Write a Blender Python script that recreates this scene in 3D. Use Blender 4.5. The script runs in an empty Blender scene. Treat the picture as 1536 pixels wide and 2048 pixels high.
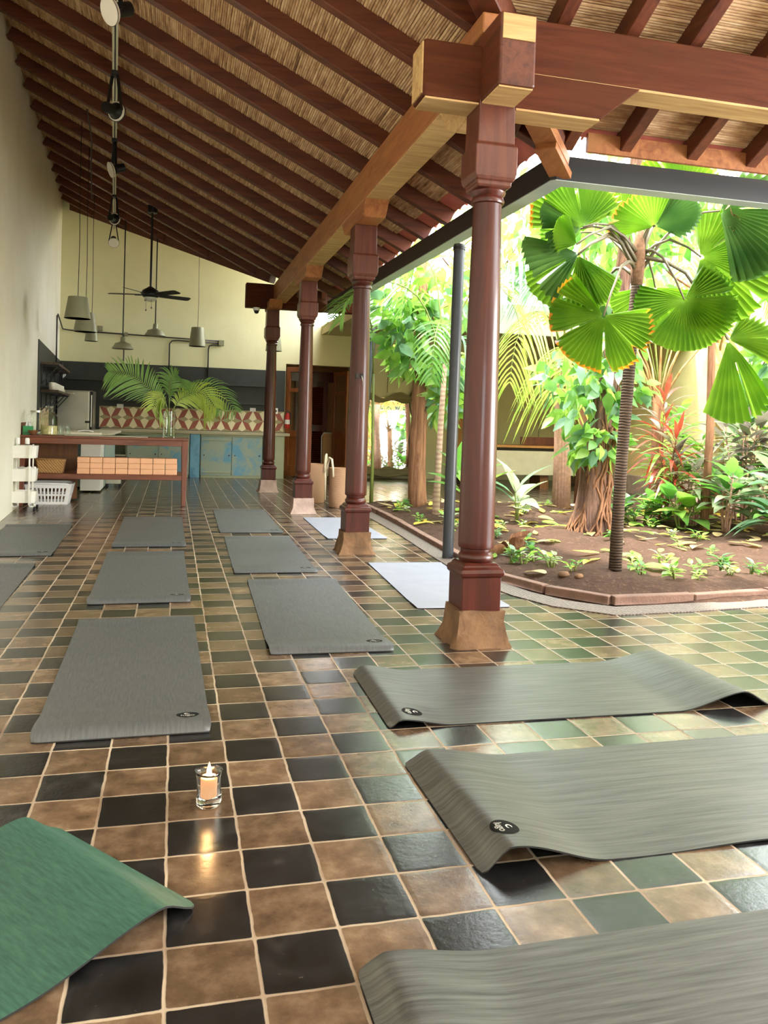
import bpy, math, random
from mathutils import Vector, Matrix, Euler
R = random.Random(7)
PI = math.pi
scene = bpy.context.scene
COL = scene.collection

# ---------------------------------------------------------------- camera
F_PX, PITCH, YAW, ROLL, CX, CY = 1648.72, .0244, .2509, .0313, 767.5, 885.6
CAM_H = 1.202
_fw = Vector((math.sin(YAW)*math.cos(PITCH), math.cos(YAW)*math.cos(PITCH), -math.sin(PITCH)))
_r0 = Vector((math.cos(YAW), -math.sin(YAW), 0)); _u0 = _r0.cross(_fw)
_r = math.cos(ROLL)*_r0 + math.sin(ROLL)*_u0
_u = -math.sin(ROLL)*_r0 + math.cos(ROLL)*_u0
cam_data = bpy.data.cameras.new('camera'); cam = bpy.data.objects.new('camera', cam_data); COL.objects.link(cam)
cam.matrix_world = Matrix(((_r.x, _u.x, -_fw.x, 0), (_r.y, _u.y, -_fw.y, 0), (_r.z, _u.z, -_fw.z, CAM_H), (0, 0, 0, 1)))
cam_data.sensor_fit = 'VERTICAL'; cam_data.sensor_height = 24
cam_data.lens = F_PX*24/2048
cam_data.shift_y = -(1024-CY)/2048
cam_data.shift_x = (768-CX)/2048
cam_data.clip_start = .05; cam_data.clip_end = 200
scene.camera = cam

# ---------------------------------------------------------------- light
world = bpy.data.worlds.new('World'); scene.world = world; world.use_nodes = True
wn = world.node_tree; bg = wn.nodes['Background']
bg.inputs['Color'].default_value = (.93, .97, 1, 1)
bg.inputs['Strength'].default_value = 4.2
sun_data = bpy.data.lights.new('sun', 'SUN'); sun_data.energy = 4.5; sun_data.angle = math.radians(3); sun_data.color = (1, .95, .84)
sun = bpy.data.objects.new('sun', sun_data); COL.objects.link(sun)
sun.rotation_euler = Vector((.34, -.16, -1)).to_track_quat('-Z', 'Y').to_euler()
# added fill lamp in the right wall opening, brightens the hall
dr = bpy.data.lights.new('side_fill', 'AREA'); dr.shape = 'RECTANGLE'; dr.size = 5; dr.size_y = 2.6; dr.energy = 290; dr.color = (1, .98, .93)
dro = bpy.data.objects.new('side_fill', dr); COL.objects.link(dro)
dro.location = (8.82, 1.6, 1.9); dro.rotation_euler = (math.radians(95), 0, math.radians(90))
scene.view_settings.view_transform = 'Standard'; scene.view_settings.look = 'None'
scene.view_settings.exposure = 1.65; scene.view_settings.gamma = 1; scene.view_settings.use_curve_mapping = False
scene.cycles.use_denoising = True
scene.cycles.max_bounces = 9; scene.cycles.diffuse_bounces = 5; scene.cycles.glossy_bounces = 4
scene.cycles.transmission_bounces = 8; scene.cycles.transparent_max_bounces = 12
scene.cycles.sample_clamp_indirect = 8
scene.cycles.caustics_refractive = False; scene.cycles.caustics_reflective = False

# ---------------------------------------------------------------- helpers
def tag(o, label=None, cat=None, group=None, kind=None):
    if label: o['label'] = label
    if cat: o['category'] = cat
    if group: o['group'] = group
    if kind: o['kind'] = kind
    return o

def thing(name, label, cat, loc=(0, 0, 0), rz=0, group=None):
    o = bpy.data.objects.new(name, None); COL.objects.link(o); o.empty_display_size = .1
    o.location = loc; o.rotation_euler = (0, 0, rz)
    return tag(o, label, cat, group)

def dup(root, loc=None, rz=None, label=None, group=None):
    r = root.copy(); COL.objects.link(r)
    if loc is not None: r.location = loc
    if rz is not None: r.rotation_euler = (0, 0, rz)
    if label: r['label'] = label
    if group: r['group'] = group
    for ch in root.children:
        c = ch.copy(); COL.objects.link(c); c.parent = r
        for g in ch.children:
            d = g.copy(); COL.objects.link(d); d.parent = c
    return r

def frame(d):
    d = Vector(d).normalized()
    a = Vector((0, 0, 1)) if abs(d.z) < .95 else Vector((1, 0, 0))
    x = a.cross(d).normalized(); y = d.cross(x)
    return x, y, d

class MB:
    def __init__(s): s.v = []; s.f = []; s.m = []; s.mi = 0
    def add(s, vs, fs):
        b = len(s.v); s.v += [tuple(p) for p in vs]; s.f += [tuple(i+b for i in f) for f in fs]; s.m += [s.mi]*len(fs); return s
    def box(s, c, d, rz=0, M=None):
        x, y, z = d[0]/2, d[1]/2, d[2]/2
        P = [Vector(p) for p in ((-x,-y,-z),(x,-y,-z),(x,y,-z),(-x,y,-z),(-x,-y,z),(x,-y,z),(x,y,z),(-x,y,z))]
        if M is not None: P = [M @ p for p in P]
        elif rz:
            m = Matrix.Rotation(rz, 3, 'Z'); P = [m @ p for p in P]
        c = Vector(c)
        return s.add([p+c for p in P], [(0,3,2,1),(4,5,6,7),(0,1,5,4),(1,2,6,5),(2,3,7,6),(3,0,4,7)])
    def b2(s, lo, hi):
        return s.box([(a+b)/2 for a, b in zip(lo, hi)], [b-a for a, b in zip(lo, hi)])
    def beam(s, p0, p1, w, h, up=(0, 0, 1)):
        p0 = Vector(p0); p1 = Vector(p1); d = (p1-p0); L = d.length; d.normalize()
        u = Vector(up); x = d.cross(u).normalized(); u = x.cross(d)
        M = Matrix((x, d, u)).transposed()
        return s.box((p0+p1)/2, (w, L, h), M=M)
    def hexa(s, P):   # 4 bottom + 4 top points
        return s.add(P, [(0,3,2,1),(4,5,6,7),(0,1,5,4),(1,2,6,5),(2,3,7,6),(3,0,4,7)])
    def cyl(s, p0, p1, r0, r1=None, n=12, cap=True):
        r1 = r0 if r1 is None else r1
        p0 = Vector(p0); p1 = Vector(p1); x, y, d = frame(p1-p0)
        V = []
        for p, r in ((p0, r0), (p1, r1)):
            for i in range(n):
                a = 2*PI*i/n; V.append(p + x*(r*math.cos(a)) + y*(r*math.sin(a)))
        Fs = [(i, (i+1) % n, n+(i+1) % n, n+i) for i in range(n)]
        if cap: Fs += [tuple(range(n-1, -1, -1)), tuple(range(n, 2*n))]
        return s.add(V, Fs)
    def tube(s, pts, r, n=8, cap=True):
        pts = [Vector(p) for p in pts]; rs = r if isinstance(r, (list, tuple)) else [r]*len(pts)
        V = []; px = None
        for i, p in enumerate(pts):
            d = (pts[min(i+1, len(pts)-1)] - pts[max(i-1, 0)])
            x, y, d = frame(d)
            if px is not None:
                x = (px - d*px.dot(d))
                x = x.normalized() if x.length > 1e-6 else frame(d)[0]
                y = d.cross(x)
            px = x
            for k in range(n):
                a = 2*PI*k/n; V.append(p + x*(rs[i]*math.cos(a)) + y*(rs[i]*math.sin(a)))
        Fs = []
        for i in range(len(pts)-1):
            for k in range(n):
                k2 = (k+1) % n; Fs.append((i*n+k, i*n+k2, (i+1)*n+k2, (i+1)*n+k))
        if cap: Fs += [tuple(range(n-1, -1, -1)), tuple(range((len(pts)-1)*n, len(pts)*n))]
        return s.add(V, Fs)
    def lathe(s, prof, c=(0, 0, 0), n=24, sq=None, wob=None):
        # prof = [(r, z)...]; sq = True gives a square section
        V = []; n_ = 4 if sq else n
        for j, (r, z) in enumerate(prof):
            for i in range(n_):
                a = 2*PI*(i+.5)/n_ if sq else 2*PI*i/n_
                rr = r*math.sqrt(2) if sq else r
                if wob: rr *= wob(a, z)
                V.append((c[0]+rr*math.cos(a), c[1]+rr*math.sin(a), c[2]+z))
        Fs = []
        for j in range(len(prof)-1):
            for i in range(n_):
                k = (i+1) % n_; Fs.append((j*n_+i, j*n_+k, (j+1)*n_+k, (j+1)*n_+i))
        if prof[0][0] > 1e-5: Fs.append(tuple(range(n_-1, -1, -1)))
        if prof[-1][0] > 1e-5: Fs.append(tuple((len(prof)-1)*n_+i for i in range(n_)))
        return s.add(V, Fs)
    def grid(s, fn, nu, nv):
        V = [fn(i/nu, j/nv) for j in range(nv+1) for i in range(nu+1)]
        Fs = [(j*(nu+1)+i, j*(nu+1)+i+1, (j+1)*(nu+1)+i+1, (j+1)*(nu+1)+i) for j in range(nv) for i in range(nu)]
        return s.add(V, Fs)
    def prism(s, poly, z0, z1):
        n = len(poly)
        V = [(x, y, z0) for x, y in poly] + [(x, y, z1) for x, y in poly]
        return s.add(V, [tuple(range(n-1, -1, -1)), tuple(range(n, 2*n))] + [(i, (i+1) % n, n+(i+1) % n, n+i) for i in range(n)])
    def extrude(s, poly3, off):   # polygon of 3-D points swept by a vector
        off = Vector(off); n = len(poly3); A = [Vector(p) for p in poly3]; B = [p+off for p in A]
        return s.add(A+B, [tuple(range(n-1, -1, -1)), tuple(range(n, 2*n))] + [(i, (i+1) % n, n+(i+1) % n, n+i) for i in range(n)])
    def build(s, name, mat, parent=None, smooth=False, bevel=0, loc=None, seg=2, angle=40):
        me = bpy.data.meshes.new(name); me.from_pydata(s.v, [], s.f)
        mats = mat if isinstance(mat, (list, tuple)) else [mat]
        for m in mats: me.materials.append(m)
        if len(mats) > 1:
            for p, k in zip(me.polygons, s.m): p.material_index = k
        if smooth:
            me.polygons.foreach_set('use_smooth', [True]*len(me.polygons))
            if smooth != 'all':
                try: me.set_sharp_from_angle(angle=math.radians(angle))
                except Exception: pass
        me.update()
        o = bpy.data.objects.new(name, me); COL.objects.link(o)
        if parent is not None: o.parent = parent
        if loc is not None: o.location = loc
        if bevel:
            b = o.modifiers.new('bevel', 'BEVEL'); b.width = bevel; b.segments = seg; b.limit_method = 'ANGLE'; b.angle_limit = math.radians(35)
        return o

def solo(mb, name, mat, label, cat, group=None, **k):
    return tag(mb.build(name, mat, **k), label, cat, group)
def struct(mb, name, mat, **k):
    return tag(mb.build(name, mat, **k), kind='structure')
def smooth01(t): t = max(0, min(1, t)); return t*t*(3-2*t)
# ---------------------------------------------------------------- materials
class NT:
    def __init__(s, name):
        s.m = bpy.data.materials.new(name); s.m.use_nodes = True; s.t = s.m.node_tree
        s.b = s.t.nodes['Principled BSDF']; s.out = s.t.nodes['Material Output']
    def n(s, kind, **k):
        nd = s.t.nodes.new(kind)
        for a, v in k.items():
            if a.startswith('_'): setattr(nd, a[1:], v)
        return nd
    def l(s, a, b): s.t.links.new(a, b)
    def math(s, op, a, b=None, c=None):
        nd = s.t.nodes.new('ShaderNodeMath'); nd.operation = op
        for i, x in enumerate((a, b, c)):
            if x is None: continue
            if hasattr(x, 'is_output') or hasattr(x, 'node'): s.l(x, nd.inputs[i])
            else: nd.inputs[i].default_value = x
        return nd.outputs[0]
    def coords(s, kind='Object', scale=(1, 1, 1), rnd=False):
        tc = s.t.nodes.new('ShaderNodeTexCoord'); mp = s.t.nodes.new('ShaderNodeMapping')
        s.l(tc.outputs[kind], mp.inputs['Vector']); mp.inputs['Scale'].default_value = scale
        if rnd:
            oi = s.t.nodes.new('ShaderNodeObjectInfo'); vm = s.t.nodes.new('ShaderNodeVectorMath'); vm.operation = 'SCALE'
            cb = s.t.nodes.new('ShaderNodeCombineXYZ')
            for i in range(3): s.l(oi.outputs['Random'], cb.inputs[i])
            s.l(cb.outputs[0], vm.inputs[0]); vm.inputs['Scale'].default_value = 37.0
            s.l(vm.outputs[0], mp.inputs['Location'])
        return mp.outputs[0]
    def noise(s, vec, scale, detail=4, rough=.55, dist=0):
        nd = s.t.nodes.new('ShaderNodeTexNoise'); nd.inputs['Scale'].default_value = scale; nd.inputs['Detail'].default_value = detail
        nd.inputs['Roughness'].default_value = rough; nd.inputs['Distortion'].default_value = dist
        s.l(vec, nd.inputs['Vector']); return nd.outputs['Fac']
    def ramp(s, fac, stops):
        nd = s.t.nodes.new('ShaderNodeValToRGB'); e = nd.color_ramp.elements
        while len(e) < len(stops): e.new(.5)
        for el, (p, c) in zip(e, stops): el.position = p; el.color = (*c, 1)
        s.l(fac, nd.inputs['Fac']); return nd.outputs['Color']
    def mix(s, fac, a, b, blend='MIX'):
        nd = s.t.nodes.new('ShaderNodeMix'); nd.data_type = 'RGBA'; nd.blend_type = blend
        for sock, x in ((nd.inputs[0], fac), (nd.inputs[6], a), (nd.inputs[7], b)):
            if hasattr(x, 'node'): s.l(x, sock)
            elif isinstance(x, (int, float)): sock.default_value = x
            else: sock.default_value = (*x, 1)
        return nd.outputs[2]
    def bump(s, h, strength=.3, dist=.01, normal=None):
        nd = s.t.nodes.new('ShaderNodeBump'); nd.inputs['Strength'].default_value = strength; nd.inputs['Distance'].default_value = dist
        s.l(h, nd.inputs['Height'])
        if normal is not None: s.l(normal, nd.inputs['Normal'])
        return nd.outputs['Normal']
    def setb(s, **k):
        for a, v in k.items():
            a = a.replace('_', ' ')
            if a == 'Spec': a = 'Specular IOR Level'
            if a == 'Coat': a = 'Coat Weight'
            if a == 'CoatR': a = 'Coat Roughness'
            if hasattr(v, 'node'): s.l(v, s.b.inputs[a])
            elif isinstance(v, tuple): s.b.inputs[a].default_value = (*v, 1) if len(v) == 3 else v
            else: s.b.inputs[a].default_value = v
        return s.m

def srgb(r, g, b):
    f = lambda c: (c/255/12.92) if c/255 <= .04045 else ((c/255+.055)/1.055)**2.4
    return (f(r), f(g), f(b))

def plain(name, c, rough=.5, metal=0, var=.12, scale=6, bump=0, spec=.5, coat=0, bscale=None):
    t = NT(name); v = t.coords('Object', rnd=True); f = t.noise(v, scale)
    lo = tuple(x*(1-var) for x in c); hi = tuple(min(1, x*(1+var)) for x in c)
    k = dict(Base_Color=t.ramp(f, [(.3, lo), (.7, hi)]), Roughness=rough, Metallic=metal, Spec=spec, Coat=coat, CoatR=.15)
    if bump: k['Normal'] = t.bump(t.noise(v, bscale or scale*8, 5), bump, .01)
    return t.setb(**k)

def wood(name, c1, c2, axis='x', rough=.5, coat=0, scale=5, bump=.15, spec=.4, c3=None):
    sc = {'x': (.8, 9, 9), 'y': (9, .8, 9), 'z': (9, 9, .8)}[axis]
    t = NT(name); v = t.coords('Object', sc, rnd=True); f = t.noise(v, scale*.35, 6, .6, 1.2)
    v2 = t.coords('Object', rnd=True); g = t.noise(v2, 2.2, 3)
    col = t.ramp(f, [(.28, c1), (.72, c2)])
    if c3: col = t.mix(t.ramp(g, [(.5, (0, 0, 0)), (.72, (1, 1, 1))]), col, c3)
    else: col = t.mix(t.math('MULTIPLY', g, .45), col, tuple(x*.55 for x in c1))
    return t.setb(Base_Color=col, Roughness=rough, Spec=spec, Coat=coat, CoatR=.12, Normal=t.bump(f, bump, .006))

def leafmat(name, c1, c2, trans=.5, rough=.35, spec=.5, scale=3, edge=None):
    t = NT(name); v = t.coords('Object', rnd=True); f = t.noise(v, scale, 2)
    col = t.ramp(f, [(.3, c1), (.7, c2)])
    oi = t.n('ShaderNodeObjectInfo')
    t.setb(Base_Color=col, Roughness=rough, Spec=spec)
    tr = t.n('ShaderNodeBsdfTranslucent'); ms = t.n('ShaderNodeMixShader'); ms.inputs[0].default_value = trans
    hs = t.n('ShaderNodeHueSaturation'); hs.inputs['Saturation'].default_value = 1.02; hs.inputs['Value'].default_value = 1.4
    t.l(col, hs.inputs['Color']); t.l(hs.outputs[0], tr.inputs['Color'])
    t.l(t.b.outputs[0], ms.inputs[1]); t.l(tr.outputs[0], ms.inputs[2]); t.l(ms.outputs[0], t.out.inputs['Surface'])
    return t.m

def floor_tiles():
    t = NT('checker_tiles'); T = .2
    g = t.n('ShaderNodeNewGeometry'); sp = t.n('ShaderNodeSeparateXYZ'); t.l(g.outputs['Position'], sp.inputs[0])
    pos = g.outputs['Position']
    wob = t.n('ShaderNodeTexNoise'); wob.inputs['Scale'].default_value = 9; wob.inputs['Detail'].default_value = 3; t.l(pos, wob.inputs['Vector'])
    ws = t.n('ShaderNodeSeparateColor'); t.l(wob.outputs['Color'], ws.inputs[0])
    u0 = t.math('SUBTRACT', t.math('DIVIDE', sp.outputs['X'], T), .0551)
    v0 = t.math('SUBTRACT', t.math('DIVIDE', sp.outputs['Y'], T), 15.437)
    u = t.math('ADD', u0, t.math('MULTIPLY', t.math('SUBTRACT', ws.outputs[0], .5), .05))
    v = t.math('ADD', v0, t.math('MULTIPLY', t.math('SUBTRACT', ws.outputs[1], .5), .05))
    iu = t.math('FLOOR', u); iv = t.math('FLOOR', v)
    fu = t.math('SUBTRACT', u, iu); fv = t.math('SUBTRACT', v, iv)
    # distance to the tile edge, with slightly rounded corners
    au = t.math('SUBTRACT', .5, t.math('ABSOLUTE', t.math('SUBTRACT', fu, .5)))
    av = t.math('SUBTRACT', .5, t.math('ABSOLUTE', t.math('SUBTRACT', fv, .5)))
    e = t.n('ShaderNodeMath', _operation='SMOOTH_MIN'); t.l(au, e.inputs[0]); t.l(av, e.inputs[1]); e.inputs[2].default_value = .05
    cell = t.n('ShaderNodeCombineXYZ'); t.l(iu, cell.inputs[0]); t.l(iv, cell.inputs[1])
    wn_ = t.n('ShaderNodeTexWhiteNoise', _noise_dimensions='3D'); t.l(cell.outputs[0], wn_.inputs['Vector'])
    rs = t.n('ShaderNodeSeparateColor'); t.l(wn_.outputs['Color'], rs.inputs[0])
    par = t.math('MODULO', t.math('ADD', t.math('ADD', iu, iv), 400), 2)   # 1 = brown
    par = t.math('GREATER_THAN', par, .5)
    n1 = t.noise(pos, 11, 6, .62); n2 = t.noise(pos, 62, 5, .65); n3 = t.noise(pos, 2.2, 3)
    brown = t.ramp(n1, [(.25, srgb(70, 54, 41)), (.5, srgb(103, 83, 64)), (.75, srgb(138, 117, 95))])
    dark = t.ramp(n1, [(.3, srgb(20, 20, 21)), (.55, srgb(34, 34, 35)), (.82, srgb(66, 65, 63))])
    col = t.mix(par, dark, brown)
    hs = t.n('ShaderNodeHueSaturation'); t.l(col, hs.inputs['Color'])
    t.l(t.math('ADD', .74, t.math('MULTIPLY', rs.outputs[0], .55)), hs.inputs['Value']); col = hs.outputs[0]
    # worn, dusty specks
    speck = t.ramp(n2, [(.66, (0, 0, 0)), (.76, (1, 1, 1))])
    col = t.mix(t.math('MULTIPLY', speck, .22), col, srgb(190, 172, 150))
    gw = t.math('ADD', .001, t.math('MULTIPLY', n1, .021))
    gm = t.n('ShaderNodeMapRange'); t.l(e.outputs[0], gm.inputs['Value']); t.l(gw, gm.inputs['From Min']); t.l(t.math('ADD', gw, .012), gm.inputs['From Max'])
    grout = t.ramp(n3, [(.3, srgb(120, 96, 74)), (.7, srgb(196, 180, 156))])
    col = t.mix(gm.outputs[0], grout, col)
    # every tile is set a hair out of level
    cx = t.math('MULTIPLY', t.math('SUBTRACT', rs.outputs[1], .5), .013); cy = t.math('MULTIPLY', t.math('SUBTRACT', rs.outputs[2], .5), .013)
    cb = t.n('ShaderNodeCombineXYZ'); t.l(cx, cb.inputs[0]); t.l(cy, cb.inputs[1]); cb.inputs[2].default_value = 1
    nm = t.n('ShaderNodeVectorMath', _operation='NORMALIZE'); t.l(cb.outputs[0], nm.inputs[0])
    pil = t.n('ShaderNodeMapRange'); t.l(e.outputs[0], pil.inputs['Value']); pil.inputs['From Min'].default_value = 0; pil.inputs['From Max'].default_value = .09
    h = t.math('ADD', t.math('MULTIPLY', t.math('POWER', pil.outputs[0], .5), .35), t.math('ADD', t.math('MULTIPLY', n1, .42), t.math('MULTIPLY', n2, .22)))
    bp = t.bump(h, .36, .006, nm.outputs[0])
    rough = t.math('ADD', t.math('MULTIPLY', t.math('SUBTRACT', 1, gm.outputs[0]), .45), t.math('ADD', .15, t.math('MULTIPLY', n2, .14)))
    return t.setb(Base_Color=col, Roughness=rough, Spec=.9, Normal=bp)

def reed_mat(axis):
    # cane reeds: colour changes from reed to reed and along each reed; axis = the direction the reeds run
    t = NT('cane_reeds_'+axis); a = t.n('ShaderNodeAttribute', _attribute_name='reed')
    g = t.n('ShaderNodeNewGeometry'); sp = t.n('ShaderNodeSeparateXYZ'); t.l(g.outputs['Position'], sp.inputs[0])
    cb = t.n('ShaderNodeCombineXYZ'); t.l(a.outputs['Fac'], cb.inputs[0]); t.l(sp.outputs['Y' if axis == 'y' else 'X'], cb.inputs[1])
    mp = t.n('ShaderNodeMapping'); t.l(cb.outputs[0], mp.inputs['Vector']); mp.inputs['Scale'].default_value = (1.37, 2.6, 1)
    f = t.noise(mp.outputs[0], 1.0, 4, .65)
    col = t.ramp(f, [(.26, srgb(84, 56, 34)), (.42, srgb(172, 134, 96)), (.6, srgb(214, 182, 140)), (.8, srgb(240, 218, 180))])
    return t.setb(Base_Color=col, Roughness=.6, Spec=.3)

M = {}
M['tiles'] = floor_tiles()
def wallpaint(name, c, c2):
    t = NT(name); v = t.coords('Object'); f = t.noise(v, .9, 5, .6); g = t.noise(v, 7, 5, .6)
    col = t.mix(t.ramp(f, [(.4, (0, 0, 0)), (.75, (1, 1, 1))]), c, c2)
    return t.setb(Base_Color=col, Roughness=.75, Spec=.25, Normal=t.bump(g, .25, .012))
M['wall_white'] = wallpaint('limewash_white', srgb(236, 232, 216), srgb(224, 218, 198))
M['wall_back'] = wallpaint('limewash_pale_yellow', srgb(224, 220, 178), srgb(214, 208, 164))
M['wall_yellow'] = wallpaint('limewash_yellow', srgb(236, 222, 168), srgb(214, 190, 130))
M['wall_olive'] = wallpaint('limewash_olive', srgb(192, 184, 140), srgb(180, 170, 126))
M['wall_tan'] = wallpaint('limewash_tan', srgb(204, 160, 110), srgb(188, 140, 92))
M['chalk'] = plain('black_chalk_paint', srgb(40, 44, 41), .55, var=.2, scale=3)
M['rafter_x'] = wood('stained_rafter_x', srgb(66, 29, 16), srgb(120, 62, 35), 'x', .5, coat=.15)
M['rafter_y'] = wood('stained_rafter_y', srgb(66, 29, 16), srgb(120, 62, 35), 'y', .5, coat=.15)
M['beam_x'] = wood('hewn_beam_x', srgb(66, 31, 18), srgb(94, 49, 28), 'x', .75, spec=.12, c3=srgb(76, 42, 24))
M['beam_y'] = wood('hewn_beam_y', srgb(128, 74, 42), srgb(178, 116, 68), 'y', .5, c3=srgb(162, 110, 62))
M['pale_end'] = wood('pale_sapwood', srgb(168, 128, 78), srgb(222, 186, 128), 'x', .7, bump=.4)
M['column'] = wood('polished_mahogany', srgb(58, 24, 18), srgb(94, 42, 31), 'z', .32, coat=.22, scale=4, bump=.06, spec=.3)
M['column_top'] = wood('stained_capital', srgb(78, 38, 28), srgb(114, 62, 44), 'z', .42, coat=.2, bump=.1)
M['stone'] = plain('rough_plaster_foot', srgb(114, 85, 58), .9, var=.35, scale=9, bump=.9, bscale=22)
M['stone_pink'] = plain('pinkish_stone_foot', srgb(176, 150, 138), .85, var=.18, scale=9, bump=.6, bscale=30)
M['reed_y'] = reed_mat('y'); M['reed_x'] = reed_mat('x')
M['gutter'] = plain('black_gutter', srgb(38, 40, 42), .35, .0, var=.15, scale=2)
M['gutter_under'] = plain('grey_gutter_underside', srgb(176, 184, 178), .4, .0, var=.1, scale=3)
M['pipe'] = plain('charcoal_pipe', srgb(50, 54, 60), .35, 0, var=.1)
M['terracotta'] = plain('roof_tile_clay', srgb(178, 92, 78), .7, var=.25, scale=5, bump=.3)
M['black'] = plain('black_metal', srgb(26, 26, 26), .4, .3, var=.1)
M['soil'] = None
def soil():
    t = NT('garden_soil'); v = t.coords('Object'); f = t.noise(v, 3, 8, .7); g = t.noise(v, 26, 6, .7)
    col = t.mix(f, srgb(50, 36, 29), srgb(98, 74, 60)); col = t.mix(t.ramp(g, [(.55, (0, 0, 0)), (.75, (1, 1, 1))]), col, srgb(122, 98, 80))
    return t.setb(Base_Color=col, Roughness=.95, Spec=.15, Normal=t.bump(t.math('ADD', f, g), .9, .03))
M['soil'] = soil()
M['brick'] = plain('worn_brick', srgb(122, 94, 80), .85, var=.25, scale=7, bump=.5)
def strip():
    t = NT('dimpled_drain_strip'); g = t.n('ShaderNodeNewGeometry'); vo = t.n('ShaderNodeTexVoronoi'); vo.inputs['Scale'].default_value = 38; vo.inputs['Randomness'].default_value = .25
    t.l(g.outputs['Position'], vo.inputs['Vector'])
    col = t.ramp(vo.outputs['Distance'], [(.15, srgb(140, 124, 110)), (.45, srgb(88, 76, 68))])
    return t.setb(Base_Color=col, Roughness=.6, Normal=t.bump(vo.outputs['Distance'], .6, .01))
M['strip'] = strip()
# ---------------------------------------------------------------- the setting
K = .485; ZB = 3.42; XB = 1.65; YB = 4.3; YC = 13.7; DECK = .135
def xL(y): return -2.19 - .053*(y-17.2)
def zA(x): return ZB + K*(XB-x)
def zBr(y): return ZB + K*(YB-y)
def zC(y): return ZB + K*(y-YC)
def roofz(x, y): return max(zA(x), zBr(y), zC(y))
XE = 2.42      # eave of the long wing
YE = 5.07      # eave of the near wing

m = MB(); m.add([(-2.6, -3, 0), (9.0, -3, 0), (9.0, 4.98, 0), (2.92, 4.98, 0), (2.47, 5.55, 0), (2.55, 9.3, 0), (2.70, 11.9, 0), (9.0, 11.9, 0), (9.0, 19.5, 0), (-2.6, 19.5, 0)], [tuple(range(10))])
floor = struct(m, 'floor', M['tiles'])
def soil_pt(u, v):
    x = 2.44 + u*6.4; y = 4.9 + v*7.1
    h = .035 + .05*math.sin(x*1.7+y*.9)*math.sin(y*1.3-x*.6) + .03*math.sin(5*x+1.3)*math.sin(4.1*y) + R.uniform(-.012, .012)
    edge = min(1, (x-2.44)/.5, (y-4.9)/.5, (12-y)/.4)
    if x+y < 7.95+.6: edge = min(edge, max(0, (x+y-7.95)/.6))
    return (x, y, -.03 + max(0, edge)*(.05+h*.9))
m = MB(); m.grid(soil_pt, 90, 90)
soil = tag(m.build('garden_soil', M['soil'], smooth='all'), kind='structure')
def soilz(x, y):
    h = .035 + .05*math.sin(x*1.7+y*.9)*math.sin(y*1.3-x*.6) + .03*math.sin(5*x+1.3)*math.sin(4.1*y)
    edge = min(1, (x-2.44)/.5, (y-4.9)/.5, (12-y)/.4)
    if x+y < 8.55: edge = min(edge, max(0, (x+y-7.95)/.6))
    return -.03 + max(0, edge)*(.05+h*.9)

# walls
m = MB()
m.hexa([(xL(-3)-.3, -3, -.05), (xL(-3), -3, -.05), (xL(17.5), 17.5, -.05), (xL(17.5)-.3, 17.5, -.05), (xL(-3)-.3, -3, 6.9), (xL(-3), -3, 6.9), (xL(17.5), 17.5, 6.9), (xL(17.5)-.3, 17.5, 6.9)])
struct(m, 'wall_left', M['wall_white'])
m = MB(); D0, D1, DH = 2.27, 3.66, 2.37
m.b2((-2.6, 17.3, -.05), (D0, 17.55, 5.6)); m.b2((D0, 17.3, DH), (3.0, 17.55, 5.6)); m.b2((3.0, 17.3, DH), (D1, 17.55, 3.3)); m.b2((D1, 17.3, -.05), (9.2, 17.55, 3.3))
struct(m, 'wall_back', M['wall_back'])
m = MB(); m.b2((1.9, 19.2, 0), (4.6, 19.4, 2.9)); m.b2((1.9, 17.56, 0), (2.05, 19.2, 2.9)); m.b2((4.4, 17.56, 0), (4.6, 19.2, 2.9)); m.b2((1.9, 17.56, 2.8), (4.6, 19.4, 2.9))
struct(m, 'wall_passage', M['wall_tan'])
m = MB(); m.b2((8.7, 4.15, -.05), (8.95, 17.4, 3.7)); m.b2((8.7, -3, -.05), (8.95, -.95, 3.7)); m.b2((8.7, -.95, -.05), (8.95, 4.15, .5)); m.b2((8.7, -.95, 3.3), (8.95, 4.15, 3.7))  # opening out of view, made up to admit sky light and the fill
struct(m, 'wall_right', M['wall_yellow'])
m = MB(); m.b2((8.5, 5.0, 0), (8.7, 17.3, .34))
struct(m, 'baseboard_right', M['stone_pink'])
m = MB(); m.b2((-2.6, -3.2, -.05), (.2, -3, 6.9)); m.b2((2.4, -3.2, -.05), (9.0, -3, 6.9)); m.b2((.2, -3.2, -.05), (2.4, -3, .9)); m.b2((.2, -3.2, 2.2), (2.4, -3, 6.9)); struct(m, 'wall_front', M['wall_white'])  # unseen wall; its hole is invented to let a little sky light in
# black painted band round the kitchen corner
m = MB(); m.b2((-2.18, 17.285, .9), (2.26, 17.3, 2.22)); struct(m, 'trim_1', M['chalk'])
m = MB(); a, b = 13.25, 17.29
m.hexa([(xL(a), a, .9), (xL(a)+.014, a, .9), (xL(b)+.014, b, .9), (xL(b), b, .9), (xL(a), a, 2.29), (xL(a)+.014, a, 2.29), (xL(b)+.014, b, 2.23), (xL(b), b, 2.23)])
struct(m, 'trim_2', M['chalk'])

# far wing: flat roof over the terrace behind the garden
m = MB(); m.b2((3.0, 12.75, 3.02), (9.0, 17.6, 3.2)); struct(m, 'ceiling_far_wing', M['wall_olive'])
m = MB(); m.b2((2.85, 12.6, 2.72), (9.0, 12.75, 3.2)); struct(m, 'trim_fascia', M['gutter_under'])

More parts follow.
